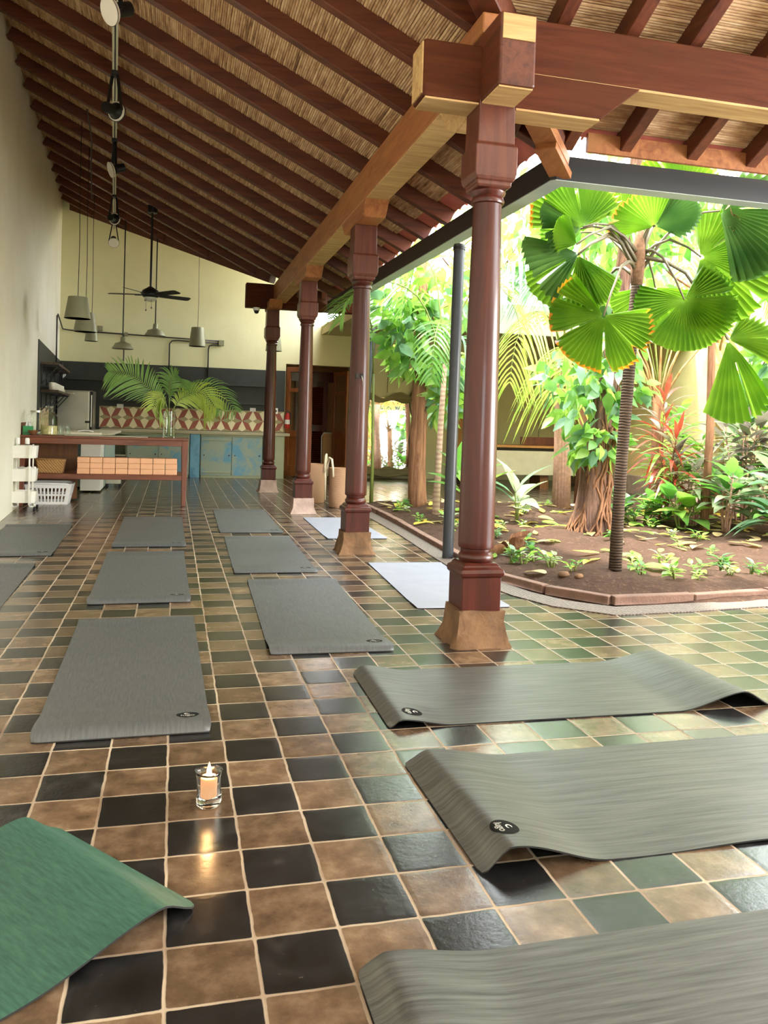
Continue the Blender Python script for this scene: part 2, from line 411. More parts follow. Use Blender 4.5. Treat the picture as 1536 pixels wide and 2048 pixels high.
# cane ceilings, real corrugated reeds; every reed carries a random number for its colour
def reeds(name, mat, zf, along, lo, hi, rng, pitch=.0185, rows=14):
    me = bpy.data.meshes.new(name); V = []; Fc = []; at = []
    n = int((hi-lo)/pitch/math.cos(math.atan(K))) ; st = (hi-lo)/n; NP = 4
    for i in range(n):
        r0 = R.random()*50; c = lo+(i+.5)*st; jit = R.uniform(-.003, .003); b = len(V)
        for j in range(rows+1):
            t = j/rows
            wob = R.uniform(-.0022, .0022)
            for k in range(NP+1):
                a = PI*k/NP; p = c - .52*st*math.cos(a) + wob
                s0, s1 = rng(c); q = s0+(s1-s0)*t
                z = zf(p) + DECK - .0085*math.sin(a) + jit + .008
                V.append((p, q, z) if along == 'y' else (q, p, z)); at.append(r0)
        for j in range(rows):
            for k in range(NP):
                o = b + j*(NP+1)+k; Fc.append((o, o+1, o+NP+2, o+NP+1))
    me.from_pydata(V, [], Fc); me.materials.append(mat)
    A = me.attributes.new('reed', 'FLOAT', 'POINT'); A.data.foreach_set('value', at)
    me.polygons.foreach_set('use_smooth', [True]*len(me.polygons))
    o = bpy.data.objects.new(name, me); COL.objects.link(o); o['kind'] = 'structure'; return o
reeds('ceiling', M['reed_y'], zA, 'y', -2.15, XE-.12, lambda x: (YB-(XB-x), YC+(XB-x)))
reeds('ceiling_near_wing', M['reed_x'], zBr, 'x', -2.6, YE-.03, lambda y: (max(xL(y), XB-(YB-y)), 8.7), rows=20)
reeds('ceiling_far_corner', M['reed_x'], zC, 'x', YC-.6, 17.3, lambda y: (max(xL(y), XB-(y-YC)), 3.0), rows=4)
# boards above the cane that carry the tiles, so no daylight falls through
def deck(name, pts):
    m = MB(); m.extrude(pts, (0, 0, .05)); struct(m, name, M['terracotta'])
o = DECK+.02
deck('roof_deck', [(-2.4, YB-(XB+2.4), zA(-2.4)+o), (XE+.06, YB-(XB-XE-.06), zA(XE+.06)+o), (XE+.06, YC+(XB-XE-.06), zA(XE+.06)+o), (-2.4, YC+(XB+2.4), zA(-2.4)+o)])
deck('roof_deck_near', [(XB-(YB+2.7), -2.7, zBr(-2.7)+o), (8.9, -2.7, zBr(-2.7)+o), (8.9, YE+.06, zBr(YE+.06)+o), (XB-(YB-YE-.06), YE+.06, zBr(YE+.06)+o)])
deck('roof_deck_far', [(XB+.77, YC-.7, zC(YC-.7)+o), (3.0, YC-.7, zC(YC-.7)+o), (3.0, 17.6, zC(17.6)+o), (XB-(17.6-YC), 17.6, zC(17.6)+o)])
# ---------------------------------------------------------------- columns
def column(x, y, foot, label):
    t = thing('wooden_column', label, 'column', (x, y, 0), 0, 'carved columns along the courtyard')
    f = MB(); prof = [(.168, 0), (.150, .03), (.137, .08), (.13, .14), (.128, .19)]
    V = []; n = 7
    for r, z in prof:
        for side in range(4):
            for i in range(n):
                s = -1+2*i/n
                p = {0: (s, -1), 1: (1, s), 2: (-s, 1), 3: (-1, -s)}[side]
                j = 1+R.uniform(-.05, .05)*(1 if z > 0 else 1.6)
                V.append((p[0]*r*j, p[1]*r*j, z+(R.uniform(-.012, .012) if 0 < z < .19 else R.uniform(0, .012) if z else 0)))
    N = 4*n; Fs = [(j*N+i, j*N+(i+1) % N, (j+1)*N+(i+1) % N, (j+1)*N+i) for j in range(len(prof)-1) for i in range(N)]
    Fs.append(tuple((len(prof)-1)*N+i for i in range(N))); f.add(V, Fs)
    f.build('plaster_foot', M[foot], t, smooth=True, angle=60)
    p = MB(); p.lathe([(.112, .175), (.112, .375), (.122, .382), (.126, .40), (.122, .418), (.104, .43), (.104, .438), (.088, .452)], sq=True)
    p.build('pedestal', M['column'], t, bevel=.004)
    s = MB(); s.lathe([(.08, .445), (.092, .455), (.099, .47), (.099, .482), (.09, .495), (.083, .503), (.086, .51), (.086, .522), (.097, .527), (.1, .535), (.1, .56), (.0985, .9), (.095, 1.3), (.089, 1.8), (.081, 2.25), (.078, 2.40), (.078, 2.415), (.088, 2.42), (.092, 2.435), (.086, 2.45), (.083, 2.455), (.094, 2.47), (.098, 2.482), (.09, 2.495), (.086, 2.51)], n=40)
    s.build('shaft', M['column'], t, smooth=True)
    c = MB(); c.lathe([(.09, 2.492), (.098, 2.505), (.098, 2.522), (.108, 2.53), (.115, 2.545), (.12, 2.565), (.12, 2.71), (.106, 2.724), (.102, 2.985)], sq=True)
    c.build('capital_block', M['column_top'], t, bevel=.006)
    return t
column(XB, YB, 'stone', 'nearest carved column, on a tan crumbling plaster foot at the garden corner')
column(XB, 7.42, 'stone', 'second carved column from the front, with a small metal hook at head height')
column(XB, 10.62, 'stone_pink', 'third carved column, on a pale pinkish foot beside the two rope-handled baskets')
column(XB-.1, 13.7, 'stone_pink', 'farthest carved column, standing in front of the blue kitchen cabinets')

# corbels under the beam, one on every column
def corbel(x, y, along, lo, hi, label, mat):
    L = [(lo, 3.115), (lo+.13, 2.985), (hi-.13, 2.985), (hi, 3.115)]
    m = MB(); w = .105
    if along == 'y': m.extrude([(x-w, y+a, z) for a, z in L], (2*w, 0, 0))
    else: m.extrude([(x+a, y-w, z) for a, z in L], (0, 2*w, 0))
    solo(m, 'corbel', M[mat], label, 'corbel', 'corbels under the beams', bevel=.008)
corbel(XB, 7.42, 'y', -.52, .52, 'carved bracket under the beam on top of the second column', 'beam_y')
corbel(XB, 10.62, 'y', -.52, .52, 'carved bracket under the beam on top of the third column', 'beam_y')
corbel(XB-.1, 13.7, 'y', -.52, .35, 'short bracket under the beam on top of the farthest column', 'beam_y')

# main beams; a paler strip of sapwood runs along the underside
def big_beam(name, p, q, along, label, mat, extra=None):
    t = thing(name, label, 'beam', (0, 0, 0))
    m = MB(); w = .1
    if along == 'y':
        m.b2((XB-w, p, 3.125), (XB+w, q, ZB-.005)); u = MB(); u.b2((XB-w+.004, p+.003, 3.112), (XB+w-.004, q-.003, 3.126))
    else:
        m.b2((p, extra-w, 3.125), (q, extra+w, ZB-.005)); u = MB(); u.b2((p+.003, extra-w+.004, 3.112), (q-.003, extra+w-.004, 3.126))
    m.build('timber', M[mat], t, bevel=.01); u.build('pale_underside', M['pale_end'], t)
    return t
bA = big_beam('long_beam', YB+.1, 13.95, 'y', 'long brown roof beam running over all four columns', 'beam_y')
# the two beam ends that cross over the corner column, each with its own bracket below
t = bA
m = MB(); m.b2((XB-.1, YB-.36, 2.932), (XB+.1, YB+.1, 3.30)); m.build('crossing_end', M['rafter_y'], t, bevel=.014)
m = MB(); m.b2((XB-.1, YB-.1, 3.30), (XB+.1, YB+.1, ZB-.005)); m.build('packing_block', M['beam_y'], t, bevel=.01)
m = MB(); m.b2((XB-.092, YB-.345, 2.924), (XB+.092, YB-.105, 2.933)); m.build('pale_underside', M['pale_end'], t)
m = MB(); m.b2((XB-.088, YB-.368, 3.16), (XB+.088, YB-.359, 3.285)); m.build('end_grain', M['pale_end'], t)
bB = big_beam('short_beam', XB+.1, 8.7, 'x', 'red-brown beam running right from the corner column over the tiled floor', 'beam_x', YB)
m = MB(); m.b2((XB-.42, YB-.1, 2.93), (XB+.1, YB+.1, 3.23)); m.build('crossing_end', M['beam_x'], bB, bevel=.014)
m = MB(); m.b2((XB-.405, YB-.092, 2.921), (XB-.105, YB+.092, 2.931)); m.build('pale_underside', M['pale_end'], bB)
m = MB(); m.b2((XB-.428, YB-.088, 2.945), (XB-.419, YB+.088, 3.215)); m.build('end_grain', M['pale_end'], bB)
L = [(.1, 3.125), (.1, 2.93), (.62, 2.93), (.86, 3.125)]
m = MB(); m.extrude([(XB+a, YB-.098, z) for a, z in L], (0, .196, 0))
cb = solo(m, 'corbel', M['beam_x'], 'long slanted bracket under the red-brown beam, right of the nearest column', 'corbel', 'corbels under the beams', bevel=.006)
m = MB(); m.b2((XB+.11, YB-.092, 2.918), (XB+.61, YB+.092, 2.931)); m.build('pale_underside', M['pale_end'], cb)
# rough sawn bracket behind the corner column
L = [(.1, 3.125), (.1, 2.93), (.3, 2.9), (.5, 2.99), (.62, 3.125)]
m = MB(); m.extrude([(XB-.1, YB+a, z) for a, z in L], (.2, 0, 0))
solo(m, 'corbel', M['pale_end'], 'rough worm-eaten bracket behind the nearest column', 'corbel', 'corbels under the beams', bevel=.01)
# far cross beam
t = thing('cross_beam', 'brown cross beam over the farthest column, carrying the small dome camera', 'beam')
m = MB(); m.b2((XB-.55, YC-.1, 3.02), (3.3, YC+.1, ZB-.01)); m.build('timber', M['beam_x'], t, bevel=.01)

# ---------------------------------------------------------------- rafters
ORD = ['first', 'second', 'third', 'fourth', 'fifth', 'sixth', 'seventh', 'eighth', 'ninth', 'tenth', 'eleventh', 'twelfth', 'thirteenth', 'fourteenth', 'fifteenth', 'sixteenth', 'seventeenth', 'eighteenth', 'nineteenth', 'twentieth', 'twenty-first']
RW, RH = .085, .14
def rafter(p0, p1, label, mat, w=RW, h=RH, name='rafter', group='sloping roof rafters'):
    # p0, p1 = middle of the underside at each end
    p0 = Vector(p0); p1 = Vector(p1); d = (p1-p0).normalized(); s = d.cross(Vector((0, 0, 1))).normalized(); up = s.cross(d)
    m = MB(); m.beam(p0+up*h/2, p1+up*h/2, w, h)
    return solo(m, name, M[mat], label, 'rafter', group, bevel=.006, seg=1)
ys = [3.78, 4.5, 5.19, 5.86, 6.6, 7.32, 8.02, 8.71, 9.4, 10.1, 10.84, 11.62, 12.45, 13.25, 14.0, 14.75, 15.5, 16.2, 16.85]
for i, y in enumerate(ys):
    x0 = xL(y)+.005
    if y > YC: x1 = XB-(y-YC)-.1
    elif y < YB: x1 = XB-(YB-y)-.1
    else: x1 = XE
    if y < YB+.3 and y > YB: x1 = XE-.5
    lab = 'dark brown hall rafter, %s counted back from the corner column' % ORD[i]
    rafter((x0, y, zA(x0)), (x1, y, zA(x1)), lab, 'rafter_x')
xs = [2.03, 2.46, 2.87, 3.38, 3.85, 4.3, 4.8]
for i, x in enumerate(xs):
    y0 = .2
    rafter((x-.05, y0, zBr(y0)), (x+.03, YE, zBr(YE)), 'red-brown rafter over the short beam, %s to the right of the corner column' % ORD[i], 'rafter_y')
for i, (x, y0) in enumerate([(1.2, .2), (.7, .2), (.2, .2)]):
    y1 = YB-(XB-x)-.12
    rafter((x, y0, zBr(y0)), (x, y1, zBr(y1)), 'rafter dying into the near valley timber, %s to the left of the corner column' % ORD[i], 'rafter_y')
for i, x in enumerate([2.3, 1.9, 1.4, .9]):
    y0 = YC+max(0, XB-x)+.1 if x < XB else YC-.55
    rafter((x, y0, zC(y0)), (x, 17.28, zC(17.28)), 'short rafter of the far corner roof, %s from the eave' % ORD[i], 'rafter_y')
# valley timbers
vx = -.95
rafter((XB+.72, YB+.72, zA(XB+.72)-.02), (vx, YB-(XB-vx), zA(vx)-.02), 'heavy valley timber that climbs over the corner column', 'rafter_y', w=.15, h=.16, name='valley_rafter')
vx = xL(17.1)+.12
rafter((XB-.12, YC+.12, zA(XB-.12)-.02), (vx, YC+(XB-vx), zA(vx)-.02), 'dark valley timber running up to the far left corner of the hall', 'rafter_x', w=.16, h=.16, name='valley_rafter')
# sawn stepped end of the near valley timber
m = MB(); a, b = .50, .80
m.beam((XB+a, YB+a, zA(XB+a)-.055), (XB+b, YB+b, zA(XB+b)-.055), .15, .07)
m.beam((XB+a+.12, YB+a+.12, zA(XB+a+.12)-.11), (XB+b+.05, YB+b+.05, zA(XB+b+.05)-.11), .14, .05)
solo(m, 'timber_offcut', M['beam_y'], 'pale sawn stepped blocks under the end of the corner valley timber', 'timber', bevel=.004)
# eave boards between rafters of the near wing
m = MB(); m.b2((2.62, YE-.05, zBr(YE)-.005), (8.6, YE-.02, zBr(YE)+.12)); solo(m, 'eave_board', M['beam_y'], 'brown board closing the eave above the gutter on the right', 'board')

# ---------------------------------------------------------------- gutter, downpipes, eave tiles
gx, gy, gz0, gz1 = 2.36, 5.02, 2.87, 3.03
path = [(8.6, gy), (gx+.42, gy), (gx, gy+.46), (gx, 12.5)]
W = .125
inner = [(8.6, 5.12), (2.45, 5.13), (2.425, 5.16), (2.25, 12.5)]
outer = [(8.6, 5.12+W), (2.56, 5.13+W), (2.55, 5.27), (2.25+W, 12.55)]
t = thing('roof_gutter', 'black metal gutter bending round the courtyard corner', 'gutter')
def ribbon(a, b, za, zb, th=.006):
    m = MB()
    for (p, q), (r, s) in zip(zip(a, a[1:]), zip(b, b[1:])):
        m.hexa([(*p, za), (*q, za), (*s, zb), (*r, zb), (*p, za+th), (*q, za+th), (*s, zb+th), (*r, zb+th)])
    return m
def wallrib(a, z0, z1, off):
    m = MB()
    for p, q in zip(a, a[1:]):
        d = Vector((q[0]-p[0], q[1]-p[1])).normalized(); n = Vector((-d.y, d.x))*off
        m.hexa([(*p, z0), (*q, z0), (q[0]+n.x, q[1]+n.y, z0), (p[0]+n.x, p[1]+n.y, z0), (*p, z1), (*q, z1), (q[0]+n.x, q[1]+n.y, z1), (p[0]+n.x, p[1]+n.y, z1)])
    return m
wallrib(inner, gz0, gz1, .006).build('inner_side', M['gutter'], t)
ribbon(inner, outer, gz0-.004, gz0-.004).build('underside', M['gutter_under'], t)
wallrib(outer, gz0, gz1-.02, -.006).build('outer_side', M['gutter'], t)
# dark apron filling the gap between gutter and rafters
def downpipe(x, y, x1, y1, z1, label, r=.05):
    t = thing('downpipe', label, 'pipe', (x, y, 0), 0, 'gutter downpipes')
    m = MB(); m.cyl((0, 0, -.02), (x1-x, y1-y, z1-.05), r, r, 20); m.build('pipe', M['pipe'], t, smooth=True)
    d = Vector((x1-x, y1-y, z1)).normalized()
    m = MB(); m.cyl(d*(z1-.1), d*(z1-.07), r+.006, r+.006, 20); m.build('collar', M['black'], t, smooth=True)
    m = MB(); m.cyl(d*.62, d*.68, r+.003, r+.003, 20); m.build('joint', M['pipe'], t, smooth=True)
downpipe(2.42, 7.0, 2.45, 7.05, gz0, 'charcoal downpipe standing between the two nearest columns')
downpipe(2.76, 12.3, 3.02, 12.66, 2.75, 'slanting charcoal downpipe behind the second column')
# clay tiles peeping out under the eaves
tile = MB()
tile.grid(lambda u, v: (.085*math.cos(PI*u)*(1-.12*v), .34*v, .055*math.sin(PI*u)*(1-.1*v)), 8, 2)
tm = None; k = 0
def eave_tile(x, y, z, rz, tilt):
    global tm
    if tm is None:
        o = tile.build('roof_tile', M['terracotta'], smooth='all'); s_ = o.modifiers.new('s', 'SOLIDIFY'); s_.thickness = .014; tm = o
        tag(o, 'pinkish clay roof tile peeping out over the eave', 'roof tile', 'clay tiles along the eaves')
    else:
        o = tm.copy(); COL.objects.link(o)
    o.location = (x, y, z); o.rotation_euler = Euler((tilt, 0, rz), 'XYZ')
for i in range(38):
    y = 5.5+i*.185
    eave_tile(XE+.1, y, zA(XE+.1)+DECK+.05+R.uniform(-.01, .01), PI/2+R.uniform(-.03, .03), math.atan(K))
for i in range(16):
    x = 2.75+i*.185
    eave_tile(x, YE+.12, zBr(YE+.12)+DECK+.05+R.uniform(-.01, .01), PI+R.uniform(-.03, .03), math.atan(K))

# kerb of the planting bed: long worn bricks, each its own thing
kerb = [(2.66, 11.6), (2.62, 9.3), (2.545, 7.5), (2.50, 6.0), (2.66, 5.48), (2.96, 5.09), (3.6, 5.1), (4.3, 5.2), (5.2, 5.3), (6.2, 5.4)]
n = 0
for a, b in zip(kerb, kerb[1:]):
    a = Vector((*a, 0)); b = Vector((*b, 0)); L = (b-a).length; k = max(1, round(L/.62)); d = (b-a)/k
    for i in range(k):
        p = a+d*i+d.normalized()*.006; q = a+d*(i+1)-d.normalized()*.006; n += 1
        h = .062+R.uniform(-.006, .006)
        m = MB(); m.beam(p+Vector((0, 0, h/2-.005)), q+Vector((0, 0, h/2-.005+R.uniform(-.005, .005))), .075, h)
        solo(m, 'kerb_brick', M['brick'], 'worn brown kerb stone edging the planting bed', 'kerb stone', 'kerb stones round the planting bed', bevel=.008)
# dimpled strip in the floor beside the kerb
so = [(2.44, 11.9), (2.42, 10.4), (2.385, 8.5), (2.30, 7.0), (2.27, 6.0), (2.36, 5.42), (2.5, 5.05), (2.80, 4.76), (3.47, 4.80), (4.1, 4.88), (6.2, 5.05)]
si = [(2.63, 11.9), (2.60, 10.4), (2.56, 8.5), (2.48, 7.0), (2.45, 6.0), (2.55, 5.5), (2.68, 5.2), (2.93, 4.98), (3.6, 5.03), (4.3, 5.12), (6.2, 5.3)]
m = ribbon(so, si, .001, .001, .006); struct(m, 'trim_drain_strip', M['strip'])
# ---------------------------------------------------------------- yoga mats
def matmat(name, c1, c2, axis, rough, spec, scale=60, stretch=9, bump=.12):
    t = NT(name); sc = (1, stretch, 1) if axis == 'x' else (stretch, 1, 1)
    v = t.coords('Object', sc, rnd=True); f = t.noise(v, scale/stretch, 5, .65); v2 = t.coords('Object', rnd=True)
    w = t.noise(v2, 2.4, 3)
    col = t.mix(t.math('MULTIPLY', w, .35), t.ramp(f, [(.3, c1), (.7, c2)]), c2)
    return t.setb(Base_Color=col, Roughness=rough, Spec=spec, Normal=t.bump(f, bump, .004))
M['mat_grey'] = matmat('charcoal_rubber', srgb(64, 67, 68), srgb(95, 98, 98), 'x', .5, .5, 110, 9)
M['mat_near'] = matmat('marbled_grey_rubber', srgb(38, 40, 39), srgb(99, 101, 98), 'x', .42, .5, 70, 22)
M['mat_pale'] = plain('pale_lilac_rubber', srgb(140, 143, 156), .55, var=.05)
M['mat_green'] = matmat('green_rubber', srgb(32, 70, 58), srgb(60, 100, 84), 'y', .6, .35, 120, 7)
M['mat_edge'] = plain('black_rubber_edge', srgb(22, 22, 22), .7)
M['logo_black'] = plain('logo_black', srgb(16, 16, 16), .75, spec=.15)
M['logo_print'] = plain('logo_print', srgb(168, 168, 162), .5)
M['logo_white'] = plain('logo_white', srgb(225, 225, 220), .5)

def text_mesh(txt, size):
    cu = bpy.data.curves.new('t', 'FONT'); cu.body = txt; cu.size = size; cu.align_x = 'CENTER'; cu.align_y = 'CENTER'; cu.extrude = 0; cu.offset = size*.02
    ob = bpy.data.objects.new('t', cu); COL.objects.link(ob)
    me = bpy.data.meshes.new_from_object(ob.evaluated_get(bpy.context.evaluated_depsgraph_get()))
    bpy.data.objects.remove(ob); bpy.data.curves.remove(cu); return me
_logo_txt = text_mesh('lugo', .045)

def yoga_mat(label, L, W, loc, rz, mat, prof, group, logo=None, skew=0, side=None, corner=None, name='yoga_mat', cut=None):
    # local x = along the mat 0..L, local y = across 0..W; prof(s, w) gives the height of the underside
    t = thing(name, label, 'yoga mat', loc, rz, group)
    nu, nv = 90, 24; th = .005
    s_ = [L*(i/nu) for i in range(nu+1)]
    def pt(i, j, top):
        s = s_[i]; w = W*j/nv
        z = prof(s, w/W)
        # rounded corners
        x = s; y = w + skew*s
        r = .02
        for (cx, sx) in ((r, -1), (L-r, 1)):
            for (cy, sy) in ((r, -1), (W-r, 1)):
                if (x-cx)*sx > 0 and (w-cy)*sy > 0:
                    d = math.hypot(x-cx, w-cy)
                    if d > r: x = cx+(x-cx)*r/d; y = cy+(w-cy)*r/d+skew*s
        return (x, y, .0015+z+(th if top else 0))
    m = MB(); V = []; Fs = []
    for top in (0, 1):
        for j in range(nv+1):
            for i in range(nu+1): V.append(pt(i, j, top))
    N = (nu+1)*(nv+1)
    for j in range(nv):
        for i in range(nu):
            a = j*(nu+1)+i; b = a+nu+1
            Fs.append((a, b, b+1, a+1)); Fs.append((N+a, N+a+1, N+b+1, N+b))
    m.add(V, Fs); nb = len(Fs); E = []
    for i in range(nu):
        for j in (0, nv):
            a = j*(nu+1)+i; q = (a, a+1, N+a+1, N+a); E.append(q if j == 0 else q[::-1])
    for j in range(nv):
        for i in (0, nu):
            a = j*(nu+1)+i; b = a+nu+1; q = (a, b, N+b, N+a); E.append(q[::-1] if i == 0 else q)
    m.mi = 1; m.f += E; m.m += [1]*len(E)
    for k in range(0, nb, 2): m.m[k] = 1
    m.build('sheet', [mat, M['mat_edge']], t, smooth=True, angle=60)
    if logo:
        ls, lw, rot = logo
        cr, sr = math.cos(rot), math.sin(rot)
        def on_mat(px, py, up):
            a = ls + cr*px - sr*py; b = lw + sr*px + cr*py
            return (a, b+skew*a, .0015+th+max(prof(a, b/W), 0)+up)
        d = MB(); V = [(0, 0)]; nr, na = 5, 36
        for q in range(1, nr+1):
            for k in range(na): V.append((.044*q/nr*math.cos(2*PI*k/na), .042*q/nr*math.sin(2*PI*k/na)))
        F = [(0, 1+k, 1+(k+1) % na) for k in range(na)]
        for q in range(nr-1):
            for k in range(na): a0 = 1+q*na; F.append((a0+k, a0+na+k, a0+na+(k+1) % na, a0+(k+1) % na))
        d.add([on_mat(x, y, .0008) for x, y in V], F)
        lo = d.build('logo', M['logo_black'], t, smooth='all'); lo['label'] = 'round black logo printed on the mat corner'
        g = MB(); sc = .72
        g.add([on_mat(v.co.x*sc, v.co.y*sc-.013, .0014) for v in _logo_txt.vertices], [tuple(p.vertices) for p in _logo_txt.polygons])
        # the small curled leaf above the word
        pts = [(.011*math.cos(a), .014+.008*math.sin(a), .0) for a in [math.radians(x) for x in range(70, 350, 20)]]
        g.mi = 1; n0 = len(g.v); tb = MB(); tb.tube(pts, [.0012+.0016*math.sin(PI*i/(len(pts)-1)) for i in range(len(pts))], 6)
        g.add([on_mat(p[0], p[1], .0014+p[2]*.1) for p in tb.v], tb.f)
        pr = g.build('lettering', [M['logo_print'], M['logo_white']], lo)
    return t

def hump(s, c, w, h): return h*math.exp(-((s-c)/w)**2)
def endcurl(L, a0, h0, a1, h1, mid=.0):
    # soft rolls near both ends, ends touching the floor
    def f(s, w):
        z = h0*smooth01(s/a0)**.7*(1-smooth01((s-a0)/.30)) + h1*smooth01((L-s)/a1)*(1-smooth01((L-s-a1)/(a1*2.6)))
        return z + mid*(.5+.5*math.sin(s*7+w*4))*.5
    return f
G1 = 'charcoal mats laid in rows on the hall floor'
def rowmat(label, x, y, L, W, rz=PI/2, mat='mat_grey', h0=.022, h1=.012, logo=True, skew=0):
    # laid along +y: local x -> +y, local y -> -x ; the near end is s = 0
    yoga_mat(label, L, W, (x+W, y, 0), rz, M[mat], endcurl(L, .04, h0, .06, h1, .002), G1, (.125, .085, -PI/2) if logo else None, skew)
rowmat('large charcoal mat straight behind the candle, nearest of the left row', -.475, 3.17, 1.88, .645, PI/2+.012, h0=.03)
rowmat('charcoal mat second from the front in the row left of centre', -.50, 5.44, 2.05, .64, PI/2+.01, h0=.026)
rowmat('charcoal mat at the far end of the row, in front of the wooden table', -.51, 7.78, 2.26, .655, PI/2+.006, h0=.018)
rowmat('charcoal mat at the left wall, by the white trolley', -1.60, 7.32, 2.05, .645, PI/2+.03, h0=.014)
rowmat('charcoal mat cut off by the left picture edge, before the trolley mat', -1.63, 5.02, 1.93, .65, PI/2+.02, h0=.014, logo=False)
rowmat('charcoal mat nearest in the middle row, left of the nearest column', .505, 4.15, 1.98, .655, PI/2-.028, h0=.024)
rowmat('charcoal mat second in the middle row', .485, 6.40, 2.0, .655, PI/2-.02, h0=.016)
rowmat('charcoal mat farthest in the middle row, nearest the pinkish column foot', .50, 8.68, 2.2, .66, PI/2-.014, h0=.012)
G2 = 'pale mats between the columns'
def palemat(label, x, y, L, W, rz):
    yoga_mat(label, L, W, (x+W, y, 0), rz, M['mat_pale'], endcurl(L, .02, .006, .02, .004), G2, None)
palemat('pale lilac mat partly hidden behind the nearest column', 1.56, 5.06, 1.72, .64, PI/2-.045)
palemat('pale lilac mat partly hidden behind the second column', 1.55, 8.22, 1.80, .63, PI/2-.015)
G3 = 'marbled grey mats laid crosswise in the foreground'
def near1(s, w):   # farthest of the three: gentle lip left, tall roll at the right end
    L = 1.76
    return .03*smooth01(s/.05)*(1-smooth01((s-.05)/.22)) + (.07-.02*w)*smooth01((L-s)/.16)*(1-smooth01((L-s-.14)/.34))
yoga_mat('marbled grey mat laid crosswise in front of the nearest column, its right end arched up', 1.76, .73, (.85, 3.09, 0), -.012, M['mat_near'], near1, G3, (.12, .1, -PI/2))
def near2(s, w):
    return (.062-.022*w)*smooth01(s/.09)*(1-smooth01((s-.09)/.30)) + .004*math.sin(s*9)*(1-w)
yoga_mat('middle crosswise marbled grey mat, its left edge arched over a dark gap', 1.85, .735, (.825, 2.03, 0), .012, M['mat_near'], near2, G3, (.115, .115, -PI/2))
def near3(s, w):
    return (.03)*smooth01(s/.07)*(1-smooth01((s-.07)/.25))
yoga_mat('marbled grey mat at the bottom right edge, nearest to the viewer', 1.85, .74, (.425, .985, 0), .012, M['mat_near'], near3, G3, None)
# green mat, its near corner and both ends lifted
def green(s, w):
    L = 1.75
    return .065*smooth01(s/.11)*(1-smooth01((s-.11)/.35))*(1-.35*w) + .002
yoga_mat('green yoga mat at the bottom left with one raised corner', 1.75, .61, (-.298, 2.505, 0), PI+.02+math.radians(38), M['mat_green'], green, None)

# ---------------------------------------------------------------- candle
t = thing('candle_glass', 'small clear glass tumbler holding the lit candle on the floor', 'candle holder', (.135, 2.575, 0))
t.scale = (1.32, 1.32, 1.22)
def glassmat():
    t_ = NT('clear_glass'); t_.setb(Base_Color=(1, 1, 1), Roughness=.02, IOR=1.46); t_.b.inputs['Transmission Weight'].default_value = 1
    return t_.m
M['glass'] = glassmat()
def thin_glass(name, tint, alpha):
    t_ = NT(name); gl = t_.n('ShaderNodeBsdfGlossy'); gl.inputs['Roughness'].default_value = .05
    tr = t_.n('ShaderNodeBsdfTransparent'); tr.inputs['Color'].default_value = (*tint, 1); ms = t_.n('ShaderNodeMixShader'); fr = t_.n('ShaderNodeFresnel'); fr.inputs['IOR'].default_value = 1.45
    t_.l(t_.math('ADD', t_.math('MULTIPLY', fr.outputs[0], .35), alpha), ms.inputs[0]); t_.l(tr.outputs[0], ms.inputs[1]); t_.l(gl.outputs[0], ms.inputs[2]); t_.l(ms.outputs[0], t_.out.inputs['Surface'])
    return t_.m
M['thin_glass'] = thin_glass('thin_glass', (.95, .98, .95), .01)
g = MB(); wob = lambda a, z: 1+.055*math.sin(3*a+z*70)*(1 if z > .004 else .5)
g.lathe([(.0001, .002), (.026, .002), (.029, .006), (.029, .03), (.027, .05), (.028, .072), (.031, .086), (.0325, .09), (.0305, .09), (.0285, .08), (.0255, .06), (.0248, .035), (.0245, .02), (.0001, .018)], n=36, wob=wob)
g.build('tumbler', M['glass'], t, smooth='all')
t2 = thing('candle', 'short pinkish pillar candle burning inside the glass tumbler', 'candle', (.135, 2.575, .022))
t2.scale = (1.32, 1.32, 1.22)
def waxmat():
    t_ = NT('glowing_wax'); t_.setb(Base_Color=srgb(255, 208, 170), Roughness=.45); b = t_.b
    b.inputs['Subsurface Weight'].default_value = .6; b.inputs['Subsurface Radius'].default_value = (.02, .009, .004); b.inputs['Subsurface Scale'].default_value = .6
    b.inputs['Emission Color'].default_value = (*srgb(255, 190, 130), 1); b.inputs['Emission Strength'].default_value = .28
    return t_.m
c = MB(); c.lathe([(.019, 0), (.0195, .003), (.0195, .052), (.018, .056), (.012, .0535), (.0001, .052)], n=28); c.build('wax', waxmat(), t2, smooth=True)
c = MB(); c.cyl((0, 0, .05), (.001, 0, .061), .0012, n=6); c.build('wick', M['black'], t2)
def flame():
    t_ = NT('flame'); e = t_.n('ShaderNodeEmission'); g_ = t_.n('ShaderNodeTexCoord'); sp = t_.n('ShaderNodeSeparateXYZ'); t_.l(g_.outputs['Generated'], sp.inputs[0])
    t_.l(t_.ramp(sp.outputs['Z'], [(0, (1, .38, .06)), (.35, (1, .75, .32)), (.7, (1, .62, .2)), (1, (1, .28, .04))]), e.inputs['Color']); e.inputs['Strength'].default_value = 16
    t_.l(e.outputs[0], t_.out.inputs['Surface']); return t_.m
c = MB(); c.lathe([(.0001, .056), (.004, .059), (.0058, .065), (.0052, .072), (.0032, .081), (.0014, .088), (.0001, .093)], n=16); c.build('flame', flame(), t2, smooth='all')
cl = bpy.data.lights.new('candle_light', 'POINT'); cl.energy = .9; cl.color = (1, .55, .22); cl.shadow_soft_size = .01
co = bpy.data.objects.new('candle_light', cl); COL.objects.link(co); co.location = (.135, 2.575, .125)
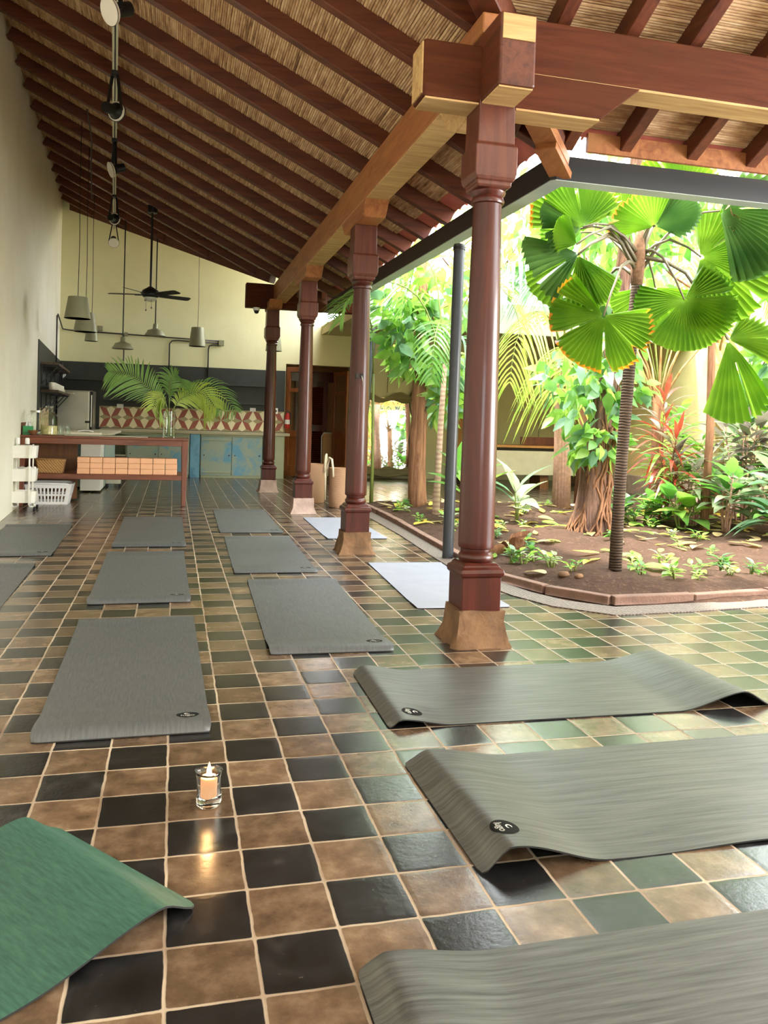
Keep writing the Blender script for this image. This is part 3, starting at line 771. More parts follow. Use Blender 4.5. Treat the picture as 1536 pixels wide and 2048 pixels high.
# ---------------------------------------------------------------- kitchen corner
M['table_wood'] = wood('table_mahogany_x', srgb(92, 46, 30), srgb(146, 84, 56), 'x', .4, coat=.25)
M['table_leg'] = wood('table_mahogany_z', srgb(92, 46, 30), srgb(146, 84, 56), 'z', .4, coat=.25)
M['panel_brown'] = wood('panel_brown', srgb(108, 70, 40), srgb(146, 98, 60), 'z', .5)
M['white_plastic'] = plain('white_plastic', srgb(238, 238, 236), .35, var=.03)
M['white_paint'] = plain('white_enamel', srgb(236, 234, 226), .4, var=.03)
M['steel'] = plain('brushed_steel', srgb(178, 178, 160), .32, .85, var=.1, scale=3)
M['peach'] = plain('peach_foam', srgb(226, 172, 132), .7, var=.05)
M['wicker'] = None
def wicker(name, c1, c2, s=60):
    t = NT(name); v = t.coords('Object'); w = t.n('ShaderNodeTexWave'); w.inputs['Scale'].default_value = s*.5; w.inputs['Distortion'].default_value = 2; t.l(v, w.inputs['Vector']); w.bands_direction = 'Z'
    w2 = t.n('ShaderNodeTexWave'); w2.inputs['Scale'].default_value = s*.3; w2.bands_direction = 'DIAGONAL'; t.l(v, w2.inputs['Vector'])
    f = t.math('MULTIPLY', w.outputs['Fac'], w2.outputs['Fac'])
    return t.setb(Base_Color=t.ramp(f, [(.0, c1), (.6, c2)]), Roughness=.75, Normal=t.bump(f, .7, .01))
M['wicker'] = wicker('woven_wicker', srgb(150, 104, 56), srgb(220, 178, 116))
M['jute'] = wicker('woven_jute', srgb(196, 150, 118), srgb(228, 184, 148), 90)
def worn_blue(name, base, blue, th):
    t = NT(name); v = t.coords('Object', rnd=True); f = t.noise(v, 2.6, 5, .6, .4); g = t.noise(v, 14, 5, .7)
    k = t.ramp(t.math('ADD', f, t.math('MULTIPLY', g, .2)), [(th, (0, 0, 0)), (th+.14, (1, 1, 1))])
    return t.setb(Base_Color=t.mix(k, base, blue), Roughness=.6, Normal=t.bump(g, .15, .006))
M['worn_blue'] = worn_blue('worn_blue_paint', srgb(158, 170, 152), srgb(106, 160, 186), .58)
M['blue_paint'] = worn_blue('strong_blue_paint', srgb(88, 144, 176), srgb(116, 170, 196), .5)
M['grey_green'] = plain('grey_green_paint', srgb(164, 170, 140), .55, var=.08, scale=4)
M['counter'] = plain('cement_worktop', srgb(176, 168, 138), .5, var=.1, scale=5)
M['counter_light'] = plain('pale_stone_worktop', srgb(214, 206, 180), .4, var=.06)
M['shelf_dark'] = plain('dark_shelf', srgb(44, 46, 42), .55)
M['shelf_wood'] = wood('weathered_shelf', srgb(60, 48, 36), srgb(112, 92, 70), 'y', .7)
M['knob'] = plain('dark_knob', srgb(50, 48, 46), .4, .6)

# backsplash of star-pattern cement tiles; each tile one cell of cream, red and olive kites
Mc, Mr, Mo = plain('tile_cream', srgb(232, 222, 184), .4, var=.06), plain('tile_red', srgb(150, 76, 56), .4, var=.12), plain('tile_olive', srgb(160, 148, 106), .4, var=.1)
def splash(name, o, ux, nx, ny, s, nrm):
    # o = lower left corner; ux = horizontal unit vector; each s x s tile holds a star quarter
    o = Vector(o); ux = Vector(ux); uz = Vector((0, 0, 1)); n = Vector(nrm)*.004
    m = MB()
    def P(a, b, e=1): return o + ux*a + uz*b + n*e
    m.mi = 0
    m.hexa([P(0, 0, 0)-n*0, P(nx*s, 0, 0), P(nx*s, 0, 1), P(0, 0, 1), P(0, ny*s, 0), P(nx*s, ny*s, 0), P(nx*s, ny*s, 1), P(0, ny*s, 1)])
    for i in range(nx):
        for j in range(ny):
            a, b = i*s, j*s; fx = (i % 2); fy = (j % 2)
            def Q(u, v):
                u = 1-u if fx else u; v = 1-v if fy else v
                return P(a+u*s, b+v*s, 1.15)
            def poly(mi, *pts):
                m.mi = mi; q = [Q(*p) for p in pts]; m.add(q, [tuple(range(len(q)))])
            # star point runs along the tile diagonal from (0,0) to (1,1)
            poly(1 if (i+j) % 3 else 1, (0, 0), (.62, .22), (1, 1), (.38, .78))
            poly(2, (0, 0), (1, 0), (.62, .22)); poly(0, (1, 0), (1, 1), (.62, .22))
            poly(2, (1, 1), (0, 1), (.38, .78))
    t = thing(name[0], name[1], 'wall tiles'); 
    m.build('patterned_tiles', [Mc, Mr, Mo], t); return t
splash(('tile_backsplash', 'band of cream, red and olive star tiles behind the worktop'), (-1.42, 17.284, .93), (1, 0, 0), 17, 2, .216, (0, -1, 0))
dL = Vector((xL(17)-xL(13.5), 3.5, 0)).normalized()
splash(('tile_backsplash', 'short band of red and cream star tiles on the left wall behind the glass jars'), (xL(13.5)+.016, 13.5, .93), dL, 9, 2, .17, (1, .053, 0))

# back cabinets
def cabinet(x0, x1, label, kind):
    t = thing('kitchen_cabinet', label, 'cabinet', ((x0+x1)/2, 16.7, 0), 0, 'painted cabinets under the back worktop'); w = x1-x0
    b = MB(); h = w/2; mt = M['worn_blue']
    for s in (-1, 1): b.b2((s*h-.02 if s > 0 else -h, .01, 0), (h if s > 0 else -h+.02, .56, .86))
    b.b2((-h, .54, 0), (h, .56, .86)); b.b2((-h, .01, 0), (h, .56, .05)); b.b2((-h, .0, .82), (h, .04, .86))
    b.build('body', M['grey_green'] if kind != 'blue' else M['blue_paint'], t)
    if kind == 'open':
        m = MB(); m.b2((-h+.02, .02, .40), (h-.02, .5, .425)); m.build('shelf', M['counter_light'], t)
    elif kind == 'doors':
        for s in (-1, 1):
            lo, hi = ((-h+.01, -.004) if s < 0 else (.004, h-.01))
            d = MB(); d.b2((lo, -.012, .05), (hi, .012, .815)); dd = d.build('door', M['worn_blue'], t, bevel=.004)
            k = MB(); kx = hi-.05; k.cyl((kx, -.012, .45), (kx, -.034, .45), .014, n=12); k.cyl((lo+.06, -.012, .45), (lo+.06, -.03, .45), .012, n=12); k.build('knob', M['knob'], dd)
        if w > .9:
            for z in (.11, .75):
                r = MB(); r.b2((-h+.04, -.024, z-.012), (-.01, -.01, z+.012)); r.build('slide_rail', M['grey_green'], t, bevel=.003)
    elif kind in ('panel', 'blue'):
        d = MB(); d.b2((-h+.002, -.012, .0), (h-.002, .012, .86)); d.build('front_panel', M['grey_green'] if kind == 'panel' else M['blue_paint'], t, bevel=.003)
    return t
cabinet(-1.34, -.86, 'dark open cabinet bay with one pale shelf, seen behind the table', 'open')
cabinet(-.86, .33, 'pale blue two-door cabinet seen through the table above the foam blocks', 'doors')
cabinet(.34, .53, 'narrow strong-blue cabinet front beside the table leg', 'blue')
cabinet(.54, 1.76, 'worn blue cabinet with two sliding doors, right of the table', 'doors')
cabinet(1.77, 2.2, 'plain grey-green cabinet end behind the farthest column', 'panel')
m = MB(); m.b2((-1.36, 16.66, .862), (2.3, 17.28, .92)); solo(m, 'worktop', M['counter'], 'long cement worktop along the back wall under the star tiles', 'worktop', bevel=.006)
# dark shelves on the black band
def wallshelf(x0, x1, z, label):
    m = MB(); m.b2((x0, 17.06, z-.015), (x1, 17.284, z+.015)); solo(m, 'wall_shelf', M['shelf_dark'], label, 'shelf', 'dark shelves on the black wall band', bevel=.003)
wallshelf(-2.05, 2.0, 1.87, 'long dark upper shelf on the black wall band')
wallshelf(-1.35, 1.95, 1.50, 'long dark lower shelf just above the star tiles')
m = MB(); m.b2((.66, 17.255, 1.88), (.69, 17.284, 2.22)); m.b2((-.45, 17.25, 1.52), (-.42, 17.284, 1.85)); m.b2((-1.0, 17.25, 1.52), (-.97, 17.284, 1.85)); solo(m, 'shelf_upright', M['shelf_dark'], 'slim dark uprights between the two black wall shelves', 'shelf post')
def socket(x, z, w, h, label):
    t = thing('wall_socket', label, 'socket', (x, 17.268, z), 0, 'white sockets by the worktop')
    m = MB(); m.b2((-w/2, 0, -h/2), (w/2, .016, h/2)); m.build('plate', M['white_plastic'], t, bevel=.003)
    k = MB(); k.b2((-w/5, -.002, -h/5), (w/5, .001, h/5)); k.build('outlet', M['knob'] if w < .08 else M['white_plastic'], t)
socket(-1.03, 1.37, .125, .08, 'white double socket right of the steel fridge')
socket(1.60, 1.385, .12, .075, 'white double socket left of the farthest column')
socket(2.08, 1.375, .075, .12, 'upright white switch right of the farthest column')
m = MB(); m.b2((-2.11, 17.2, 1.87), (-2.06, 17.28, 1.99)); solo(m, 'small_white_box', M['white_plastic'], 'tiny white object at the left end of the upper dark shelf', 'box')

# fridge
t = thing('fridge', 'squat stainless steel fridge in the kitchen corner', 'fridge', (-1.75, 16.5, 0))
m = MB(); m.b2((-.36, .04, .04), (.27, .7, 1.63)); m.build('body', M['steel'], t, bevel=.01)
m = MB(); m.b2((-.36, 0, .06), (.20, .04, 1.61)); m.build('door', M['steel'], t, bevel=.008)
m = MB(); m.b2((.22, -.02, .06), (.27, .04, 1.62)); m.build('edge_trim', M['knob'], t, bevel=.004)
m = MB(); m.cyl((.25, -.04, .95), (.25, -.04, 1.55), .012, n=10); m.build('handle', M['steel'], t)
m = MB(); m.b2((.14, -.02, 1.02), (.26, .0, 1.06)); m.build('hinge', M['black'], t)
for sx in (-.3, .2):
    for sy in (.1, .62):
        m = MB(); m.cyl((sx, sy, 0), (sx, sy, .05), .025, n=10); m.build('foot', M['black'], t)

# bracket shelves on the left wall
def bshelf(z, y0, y1, label):
    t = thing('bracket_shelf', label, 'shelf', (xL((y0+y1)/2)+.016, (y0+y1)/2, z), .053, 'bracket shelves on the left wall'); L = (y1-y0)/2
    m = MB(); m.b2((0, -L, -.02), (.26, L, .02)); m.build('board', M['shelf_wood'], t, bevel=.004)
    for k in range(4):
        y = -L+.12+k*(2*L-.24)/3
        b = MB(); b.beam((.008, y, -.32), (.008, y, -.02), .02, .02, up=(0, 1, 0)); b.beam((.01, y, -.30), (.24, y, -.03), .016, .016); b.beam((0, y, -.03), (.25, y, -.03), .016, .02); b.build('bracket', M['black'], t)
bshelf(1.95, 13.55, 16.2, 'upper dark bracket shelf on the left wall')
bshelf(1.53, 13.55, 16.2, 'lower dark bracket shelf on the left wall, lined with glass mugs')
M['mug'] = plain('white_glazed_mug', srgb(226, 222, 206), .2, var=.04)
def mug(x, y, z, label):
    t = thing('mug', label, 'mug', (x, y, z), R.uniform(-.6, .2), 'mugs on the lower bracket shelf')
    m = MB(); m.lathe([(.0001, 0), (.042, 0), (.048, .01), (.052, .06), (.05, .115), (.046, .115), (.045, .03), (.0001, .02)], n=20); m.build('cup', M['mug'], t, smooth=True)
    h = MB(); h.tube([(0, -.046, .095), (0, -.075, .09), (0, -.085, .06), (0, -.07, .03), (0, -.045, .025)], .007, 8); h.build('handle', M['mug'], t, smooth='all')
for i in range(14):
    y = 13.7+i*.145; mug(xL(y)+.17, y, 1.5505, 'pale mug on the lower bracket shelf, %s from the front' % ORD[i])
m = MB(); m.b2((-.04, -.07, 0), (.06, .07, .07)); o = solo(m, 'small_tin', M['counter'], 'small yellowish tin behind the mugs on the lower shelf', 'tin', bevel=.006); o.location = (xL(15.9)+.15, 15.9, 1.551)
m = MB(); m.b2((-.06, -.09, 0), (.07, .09, .10)); o = solo(m, 'black_box', M['black'], 'black box on the upper bracket shelf below the conduit', 'box', bevel=.006); o.location = (xL(15.3)+.14, 15.3, 1.971)
m = MB(); m.b2((-.10, -.09, 0), (.10, .09, .02)); o = solo(m, 'serving_board', M['counter_light'], 'pale board lying at the far end of the lower bracket shelf', 'board', bevel=.004); o.location = (xL(16.12)+.26, 16.1, 1.551)

# ---------------------------------------------------------------- wooden table with its lower shelf
t = thing('wooden_table', 'long dark wooden table with a lower shelf of peach foam blocks', 'table', (-.85, 11.65, 0))
x0, x1, y0, y1 = -1.05, 1.06, -.36, .42
m = MB(); m.b2((x0, y0, .875), (x1, y1, .905)); m.build('table_top', M['table_wood'], t, bevel=.004)
m = MB(); m.b2((x0+.02, y0+.01, .80), (x1-.01, y0+.045, .875)); m.b2((x0+.02, y1-.045, .80), (x1-.01, y1-.01, .875)); m.b2((x1-.045, y0+.04, .80), (x1-.01, y1-.04, .875)); m.build('apron', M['table_wood'], t, bevel=.004)
for (lx, ly) in ((x1-.05, y0+.045), (x1-.05, y1-.045), (x0+.04, y0+.045), (x0+.04, y1-.045)):
    s = 1 if lx > 0 else -1
    P = [(lx-.022, ly-.028, 0), (lx+.028, ly-.028, 0), (lx+.028, ly+.028, 0), (lx-.022, ly+.028, 0)]
    m = MB(); m.hexa(P+[(lx-.04, ly-.04, .875), (lx+.045, ly-.04, .875), (lx+.045, ly+.04, .875), (lx-.04, ly+.04, .875)]); m.build('leg', M['table_leg'], t, bevel=.005)
m = MB(); m.b2((x0+.02, y0+.03, .39), (x1-.07, y1-.03, .415)); m.b2((x0+.02, y0+.025, .345), (x1-.07, y0+.055, .405)); m.b2((x0+.02, y1-.055, .345), (x1-.07, y1-.025, .405)); m.build('lower_shelf', M['table_wood'], t, bevel=.004)
m = MB(); m.b2((x0+.01, y1-.03, .02), (x0+.64, y1-.012, .80)); m.build('back_panel', M['panel_brown'], t)
m = MB(); m.b2((x0-.005, y0+.02, .0), (x0+.02, y1-.02, 1.06)); m.build('side_board', M['table_leg'], t)
TX, TY = -.85, 11.65
# foam yoga blocks: eight columns, three high
bw, bh = .158, .0735
blk = MB(); blk.b2((-.0765, -.11, 0), (.0765, .11, .0715)); bm = None
rows = ['bottom', 'middle', 'top']
for i in range(8):
    for k in range(3):
        lab = 'peach foam block, %s row, %s from the table leg' % (rows[k], ORD[7-i])
        loc = (-1.115+i*bw+R.uniform(-.002, .002), TY-.20+R.uniform(-.006, .006), .4155+k*.0722)
        if bm is None: bm = solo(blk, 'yoga_block', M['peach'], lab, 'yoga block', 'peach foam blocks under the table', bevel=.006); o = bm
        else: o = bm.copy(); COL.objects.link(o); o['label'] = lab
        o.location = loc
# wicker basket on the lower shelf
t = thing('wicker_basket', 'honey-coloured wicker basket on the lower shelf beside the foam blocks', 'basket', (-1.52, TY-.18, .4155))
m = MB()
def rect(w, d, z): return [(-w, -d, z), (w, -d, z), (w, d, z), (-w, d, z)]
m.hexa(rect(.145, .1, 0)+rect(.175, .125, .17)); m.build('body', M['wicker'], t, bevel=.012)
m = MB(); q = [(-.178, -.128, .172), (.178, -.128, .172), (.178, .128, .172), (-.178, .128, .172), (-.178, -.128, .172)]; m.tube(q, .009, 8); m.build('rim', M['wicker'], t, smooth='all')
# steel tray-like sink top, folded cloth, cutting board
m = MB(); m.b2((-1.35, TY-.33, .906), (-.32, TY+.1, .917)); solo(m, 'steel_tray', M['steel'], 'flat stainless steel sheet lying on the wooden table', 'tray', bevel=.003)
m = MB(); m.b2((-1.66, TY+.12, .906), (-.95, TY+.40, .945)); solo(m, 'pale_board', M['counter_light'], 'thick pale board lying behind the jars on the table', 'board', bevel=.008)
m = MB(); m.grid(lambda u, v: (-1.24+.19*u, TY+.16+.14*v, .949+.016*math.sin(PI*u)**.5*(.6+.4*math.sin(5*v+3*u))), 14, 8); c = solo(m, 'folded_cloth', M['white_plastic'], 'white folded cloth on the pale board', 'cloth', smooth='all'); sd = c.modifiers.new('s', 'SOLIDIFY'); sd.thickness = .012; sd.offset = 1
# tissue box
t = thing('tissue_box', 'green tissue box with a white tissue at the left end of the table', 'tissue box', (-1.805, TY-.22, .9055), .1)
M['green_box'] = plain('green_card', srgb(32, 138, 74), .4, var=.1)
m = MB(); m.b2((-.06, -.06, 0), (.06, .06, .11)); m.build('box', M['green_box'], t, bevel=.003)
m = MB(); m.b2((-.06, -.0605, .012), (.06, -.06, .03)); m.build('leaf_band', plain('dark_green_print', srgb(24, 96, 54), .4), t)
m = MB(); m.grid(lambda u, v: ((u-.5)*.07*(1-.6*v), .012*math.sin(6*u), .11+.07*v-.02*u*v), 6, 5); tt = m.build('tissue', M['white_plastic'], t, smooth='all'); sd = tt.modifiers.new('s', 'SOLIDIFY'); sd.thickness = .002
# glass jars and jug
def jar(loc, prof, label, name, extra=None):
    t = thing(name, label, 'jar', loc, 0, 'glass jars on the table')
    m = MB(); m.lathe(prof, n=28); m.build('glass_body', M['thin_glass'], t, smooth=True)
    return t
M['thin_glass2'] = thin_glass('yellowish_glass', (.95, .96, .84), .03)
t = jar((-1.555, TY-.2, .9055), [(.0001, .004), (.098, .004), (.105, .012), (.105, .24), (.09, .27), (.05, .29), (.045, .30), (.045, .36), (.052, .365), (.052, .375)], 'large square-shouldered glass jar on the table', 'glass_jar')
t.children[0].data.materials[0] = M['thin_glass2']
m = MB(); m.lathe([(.0001, .012), (.098, .012), (.099, .12), (.0001, .12)], n=28)
w = m.build('straw_filling', plain('pale_straw', srgb(206, 196, 150), .6, var=.3, scale=30), t, smooth=True)
t = jar((-1.72, TY-.12, .9055), [(.0001, .004), (.06, .004), (.066, .012), (.07, .2), (.066, .30), (.072, .31)], 'tall glass jug with a wooden cuff, left of the square jar', 'glass_jug')
m = MB(); m.tube([(-.066, -.02, .27), (-.115, -.03, .25), (-.12, -.03, .15), (-.068, -.02, .08)], .008, 8); m.build('handle', M['thin_glass'], t, smooth='all')
m = MB(); m.lathe([(.07, .29), (.078, .29), (.078, .315), (.07, .315)], n=24); m.build('rim', M['steel'], t, smooth=True)
m = MB(); m.lathe([(.0001, 0), (.03, 0), (.055, .03), (.062, .06), (.058, .06), (.05, .03), (.0001, .01)], n=20); o = solo(m, 'wooden_bowl', M['panel_brown'], 'little wooden bowl in front of the glass jug', 'bowl', smooth=True); o.location = (-1.735, TY-.29, .9055)
for i in range(3):
    m = MB(); m.lathe([(.0001, .003), (.03, .003), (.034, .01), (.036, .12), (.033, .12), (.03, .012), (.0001, .01)], n=18)
    o = solo(m, 'drinking_glass', M['thin_glass'], 'clear drinking glass behind the square jar, %s from the left' % ORD[i], 'glass', 'drinking glasses on the table', smooth=True); o.location = (-1.52+i*.085, TY+.02, .9055)

# vase with palm fronds
t = thing('glass_vase', 'clear cylindrical glass vase holding palm fronds on the table', 'vase', (-.05, TY-.06, .9055))
m = MB(); m.lathe([(.0001, .006), (.076, .006), (.082, .0), (.085, .02), (.085, .36), (.079, .36), (.079, .03), (.0001, .022)], n=32); m.build('glass_body', M['thin_glass'], t, smooth=True)
M['frond_dark'] = leafmat('palm_frond_green', srgb(92, 134, 66), srgb(140, 174, 98), .4)
M['frond_light'] = leafmat('palm_frond_yellow_green', srgb(140, 166, 66), srgb(186, 200, 96), .45)
M['stalk'] = plain('green_stalk', srgb(120, 132, 66), .5)
def pinnate(mb_leaf, mb_stem, pts, n, L, droop, w, r0=.008, start=.2, fwd=.75, vplane=.5, rnd=R, taper=True, roll=0):
    """leaflets along a curved midrib; pts = control points of the midrib"""
    P = [Vector(p) for p in pts]
    def C(t):
        t *= len(P)-1; i = min(int(t), len(P)-2); f = t-i
        p0 = P[max(i-1, 0)]; p1 = P[i]; p2 = P[i+1]; p3 = P[min(i+2, len(P)-1)]
        return .5*((2*p1)+(p2-p0)*f+(2*p0-5*p1+4*p2-p3)*f*f+(3*p1-p0-3*p2+p3)*f**3)
    mb_stem.tube([C(i/14) for i in range(15)], [r0*(1-.85*i/14) for i in range(15)], 6)
    for k in range(n):
        t = start+(1-start)*(k+.5)/n; p = C(t); d = (C(min(1, t+.02))-C(max(0, t-.02))).normalized()
        side = d.cross(Vector((0, 0, 1)))
        side = side.normalized() if side.length > .05 else Vector((1, 0, 0)); up = side.cross(d)
        if roll: side, up = side*math.cos(roll)+up*math.sin(roll), up*math.cos(roll)-side*math.sin(roll)
        ln = L*(math.sin(PI*(.12+.80*((t-start)/(1-start)))) if taper else 1)*rnd.uniform(.85, 1.1)
        for s in (-1, 1):
            a = d*fwd + side*s*rnd.uniform(.75, 1.0) + up*vplane*rnd.uniform(.5, 1.1); a.normalize()
            wv = a.cross(up).normalized()*w*.5
            c = []
            for j in range(6):
                u = j/5; q = p + a*ln*u + Vector((0, 0, -1))*droop*ln*u*u*1.0
                c.append((q, (math.sin(PI*(.12+.88*u))**.7)*(1 if u < .98 else 0.05)))
            V = []
            for q, k_ in c:
                fold = up*(w*.16*k_); V += [q-wv*k_+fold, q, q+wv*k_+fold]
            F = []
            for j in range(5):
                b = j*3; F += [(b, b+1, b+4, b+3), (b+1, b+2, b+5, b+4)]
            mb_leaf.add(V, F)
def vase_frond(label, pts, n, L, droop, w, mat, roll=1.1):
    t = thing('palm_frond', label, 'palm frond', (-.05, TY-.06, .93), 0, 'cut palm fronds in the vase')
    a, b = MB(), MB(); pinnate(a, b, pts, n, L, droop, w, start=.36, roll=roll, fwd=.6, vplane=.15)
    a.build('leaflets', M[mat], t, smooth='all'); b.build('midrib', M['stalk'], t, smooth='all')
vase_frond('big cut frond in the vase arching left above the table', [(.03, 0, 0), (-.02, 0, .3), (-.22, .0, .58), (-.5, .02, .8), (-.80, 0, .84)], 34, .46, .30, .02, 'frond_dark')
vase_frond('yellowish cut frond in the vase arching right', [(-.03, 0, 0), (.03, 0, .3), (.16, -.02, .52), (.40, -.04, .60), (.62, -.06, .40)], 28, .42, .5, .02, 'frond_light')
vase_frond('cut frond in the vase reaching farthest right, its tip hanging down', [(-.03, .02, 0), (.02, .03, .3), (.2, .05, .58), (.56, .06, .68), (.90, .06, .36)], 30, .36, .55, .018, 'frond_dark')
vase_frond('upright cut frond in the middle of the vase', [(0, -.02, 0), (.0, -.03, .3), (-.01, -.06, .58), (.02, -.1, .78), (.09, -.16, .82)], 26, .40, .55, .02, 'frond_dark')
vase_frond('short cut frond in the vase drooping forward to the left', [(0, -.03, 0), (-.02, -.05, .32), (-.08, -.14, .5), (-.16, -.24, .5), (-.22, -.32, .36)], 18, .3, .6, .019, 'frond_light')

# ---------------------------------------------------------------- trolley, laundry basket
t = thing('trolley', 'white three-tier metal trolley against the left wall', 'trolley', (-1.76, 10.78, 0), .02)
def tray(z, h, name):
    m = MB(); w, d = .17, .13; th = .006
    def ring(w_, d_, z_): c = .04; return [(-w_+c, -d_, z_), (w_-c, -d_, z_), (w_, -d_+c, z_), (w_, d_-c, z_), (w_-c, d_, z_), (-w_+c, d_, z_), (-w_, d_-c, z_), (-w_, -d_+c, z_)]
    A = ring(w*.94, d*.94, z); B = ring(w, d, z+h); Ci = ring(w-th, d-th, z+h); D = ring(w*.94-th, d*.94-th, z+th)
    V = A+B+Ci+D; Fs = [tuple(range(7, -1, -1)), tuple(range(24, 32))]
    for a in (0, 8, 16):
        for i in range(8): k = (i+1) % 8; Fs.append((a+i, a+k, a+8+k, a+8+i))
    m.add(V, Fs); m.build(name, M['white_paint'], t)
tray(.10, .14, 'bottom_tray'); tray(.36, .15, 'middle_tray'); tray(.64, .15, 'top_tray')
for sx in (-.09, .10):
    m = MB(); m.tube([(sx, -.15, .80), (sx, -.152, .5), (sx, -.15, .09), (sx+.01, -.13, .055), (sx+.04, -.02, .05), (sx+.01, .13, .055), (sx, .15, .09), (sx, .15, .5), (sx, .15, .80)], .0095, 10); m.build('frame_tube', M['white_paint'], t, smooth='all')
for sx in (-.16, .16):
    for sy in (-.13, .13):
        m = MB(); m.cyl((sx-.012, sy, .027), (sx+.012, sy, .027), .026, n=16); wh = m.build('castor', M['black'], t)
        k = MB(); k.cyl((sx, sy, .03), (sx*.75, sy*.9, .062), .012, n=8); k.build('fork', M['white_paint'], wh)
for i, (x, y) in enumerate(((-.11, -.05), (-.05, -.04), (.06, -.05))):
    q = thing('spray_bottle', 'white-capped bottle in the top tray of the trolley, %s from the left' % ORD[i], 'bottle', (-1.76+x, 10.78+y, .648), 0, 'bottles in the trolley')
    m = MB(); m.lathe([(.0001, 0), (.03, 0), (.032, .01), (.032, .14), (.022, .165)], n=18); m.build('bottle', M['thin_glass'], q, smooth=True)
    m = MB(); m.lathe([(.024, .16), (.026, .165), (.026, .22), (.02, .235), (.0001, .237)], n=16); m.build('cap', M['white_plastic'], q, smooth=True)
m = MB(); m.grid(lambda u, v: (-.12+.25*u, -.09+.18*v, .03+.05*abs(math.sin(7*u+2*v))*math.sin(PI*u)**.5), 20, 10); o = solo(m, 'white_towel', M['white_plastic'], 'crumpled white towel in the middle tray of the trolley', 'towel', smooth='all'); o.location = (-1.76, 10.78, .452); sd = o.modifiers.new('s', 'SOLIDIFY'); sd.thickness = .012
for i in range(7):
    m = MB(); m.lathe([(.0001, 0), (.02, .004), (.026, .022), (.02, .04), (.0001, .045)], n=12); o = solo(m, 'cloth_roll', M['white_plastic'], 'small rolled white cloth at the right of the middle trolley tray', 'cloth', 'rolled cloths in the trolley', smooth='all'); o.location = (-1.70+.03*(i % 4), 10.69+.034*(i//4), .485+.012*(i % 2))
q = thing('red_brush', 'small red-handled brush standing in the bottom tray of the trolley', 'brush', (-1.875, 10.74, .107))
m = MB(); m.cyl((0, 0, .02), (.02, 0, .2), .008, n=8); m.build('handle', plain('red_plastic', srgb(190, 50, 40), .4), q)
m = MB(); m.b2((-.02, -.012, 0), (.02, .012, .035)); m.build('bristles', M['black'], q)
# laundry basket, real slots
t = thing('laundry_basket', 'white slotted plastic laundry basket under the table', 'basket', (-1.55, 11.62, 0))
m = MB(); w0, d0, w1, d1, H = .235, .155, .29, .205, .262
def wallside(p0, p1, q0, q1, nx):
    p0, p1, q0, q1 = map(Vector, (p0, p1, q0, q1))
    us = [0]; 
    for i in range(nx): us += [.08+.84*(i+.22)/nx, .08+.84*(i+.78)/nx]
    us.append(1); vs = [0, .13, .42, .52, .82, 1]
    P = lambda u, v: (p0.lerp(p1, u)).lerp(q0.lerp(q1, u), v)
    for i in range(len(us)-1):
        for j in range(5):
            if i % 2 == 1 and j in (1, 3): continue
            m.add([P(us[i], vs[j]), P(us[i+1], vs[j]), P(us[i+1], vs[j+1]), P(us[i], vs[j+1])], [(0, 1, 2, 3)])
b = rect(w0, d0, .004); tp = rect(w1, d1, H)
for i in range(4):
    k = (i+1) % 4; wallside(b[i], b[k], tp[i], tp[k], 10 if i % 2 == 0 else 6)
m.add(b, [(0, 1, 2, 3)])
o = m.build('slotted_body', M['white_plastic'], t); sd = o.modifiers.new('s', 'SOLIDIFY'); sd.thickness = .006
m = MB(); cq = []
for i in range(48):
    a = 2*PI*i/48; c_, s_ = math.cos(a), math.sin(a); e = .35
    cq.append((w1*1.0*math.copysign(abs(c_)**e, c_), d1*math.copysign(abs(s_)**e, s_), H+.012*max(0, abs(s_)-.7)/.3*1.2))
cq.append(cq[0]); m.tube(cq, .013, 8); m.build('rim', M['white_plastic'], t, smooth='all')
# things behind the table on the left
m = MB(); m.b2((-1.34, 13.2, .03), (-1.05, 13.8, .84)); solo(m, 'white_cabinet', M['white_paint'], 'narrow white cabinet standing behind the table', 'cabinet', bevel=.006)
m = MB(); m.b2((-1.9, 13.0, .86), (-.95, 16.4, .90)); solo(m, 'side_worktop', M['counter_light'], 'pale stone worktop along the left wall behind the table', 'worktop', bevel=.006)
m = MB(); m.b2((-1.95, 13.9, .03), (-1.05, 16.35, .855)); solo(m, 'side_cupboard', M['worn_blue'], 'pale blue cupboard under the left worktop', 'cabinet', bevel=.006)
t = thing('steel_stool', 'low steel crate standing on the floor behind the white cabinet', 'crate', (-.93, 14.3, 0))
m = MB(); m.b2((-.12, -.14, .06), (.12, .14, .16)); m.build('tray', M['steel'], t, bevel=.006)
for sx in (-.1, .1):
    for sy in (-.12, .12):
        m = MB(); m.b2((sx-.012, sy-.012, 0), (sx+.012, sy+.012, .07)); m.build('leg', M['black'], t)
# ---------------------------------------------------------------- door opening, passage, far terrace
M['door_red'] = wood('door_mahogany', srgb(92, 38, 24), srgb(138, 66, 42), 'z', .4, coat=.2)
M['door_warm'] = wood('door_warm', srgb(132, 72, 36), srgb(182, 108, 58), 'z', .45, coat=.2)
M['ply'] = wood('honey_plywood', srgb(190, 130, 70), srgb(216, 160, 96), 'z', .5)
t = thing('louvre_door', 'dark red louvred door at the back of the passage', 'door', (3.12, 19.1, 0))
m = MB()
for a, b in ((-.38, -.27), (.27, .38)): m.b2((a, -.03, 0), (b, .03, 2.1))
for a, b in ((0, .2), (.95, 1.1), (1.98, 2.1)): m.b2((-.27, -.03, a), (.27, .03, b))
m.build('frame', M['door_red'], t, bevel=.005)
for z0, z1 in ((.2, .95), (1.1, 1.98)):
    m = MB(); k = int((z1-z0)/.045)
    for i in range(k):
        z = z0+(i+.5)*(z1-z0)/k; m.beam((-.27, 0, z), (.27, 0, z), .05, .008, up=(0, .7, .7))
    m.build('louvres', M['door_red'], t)
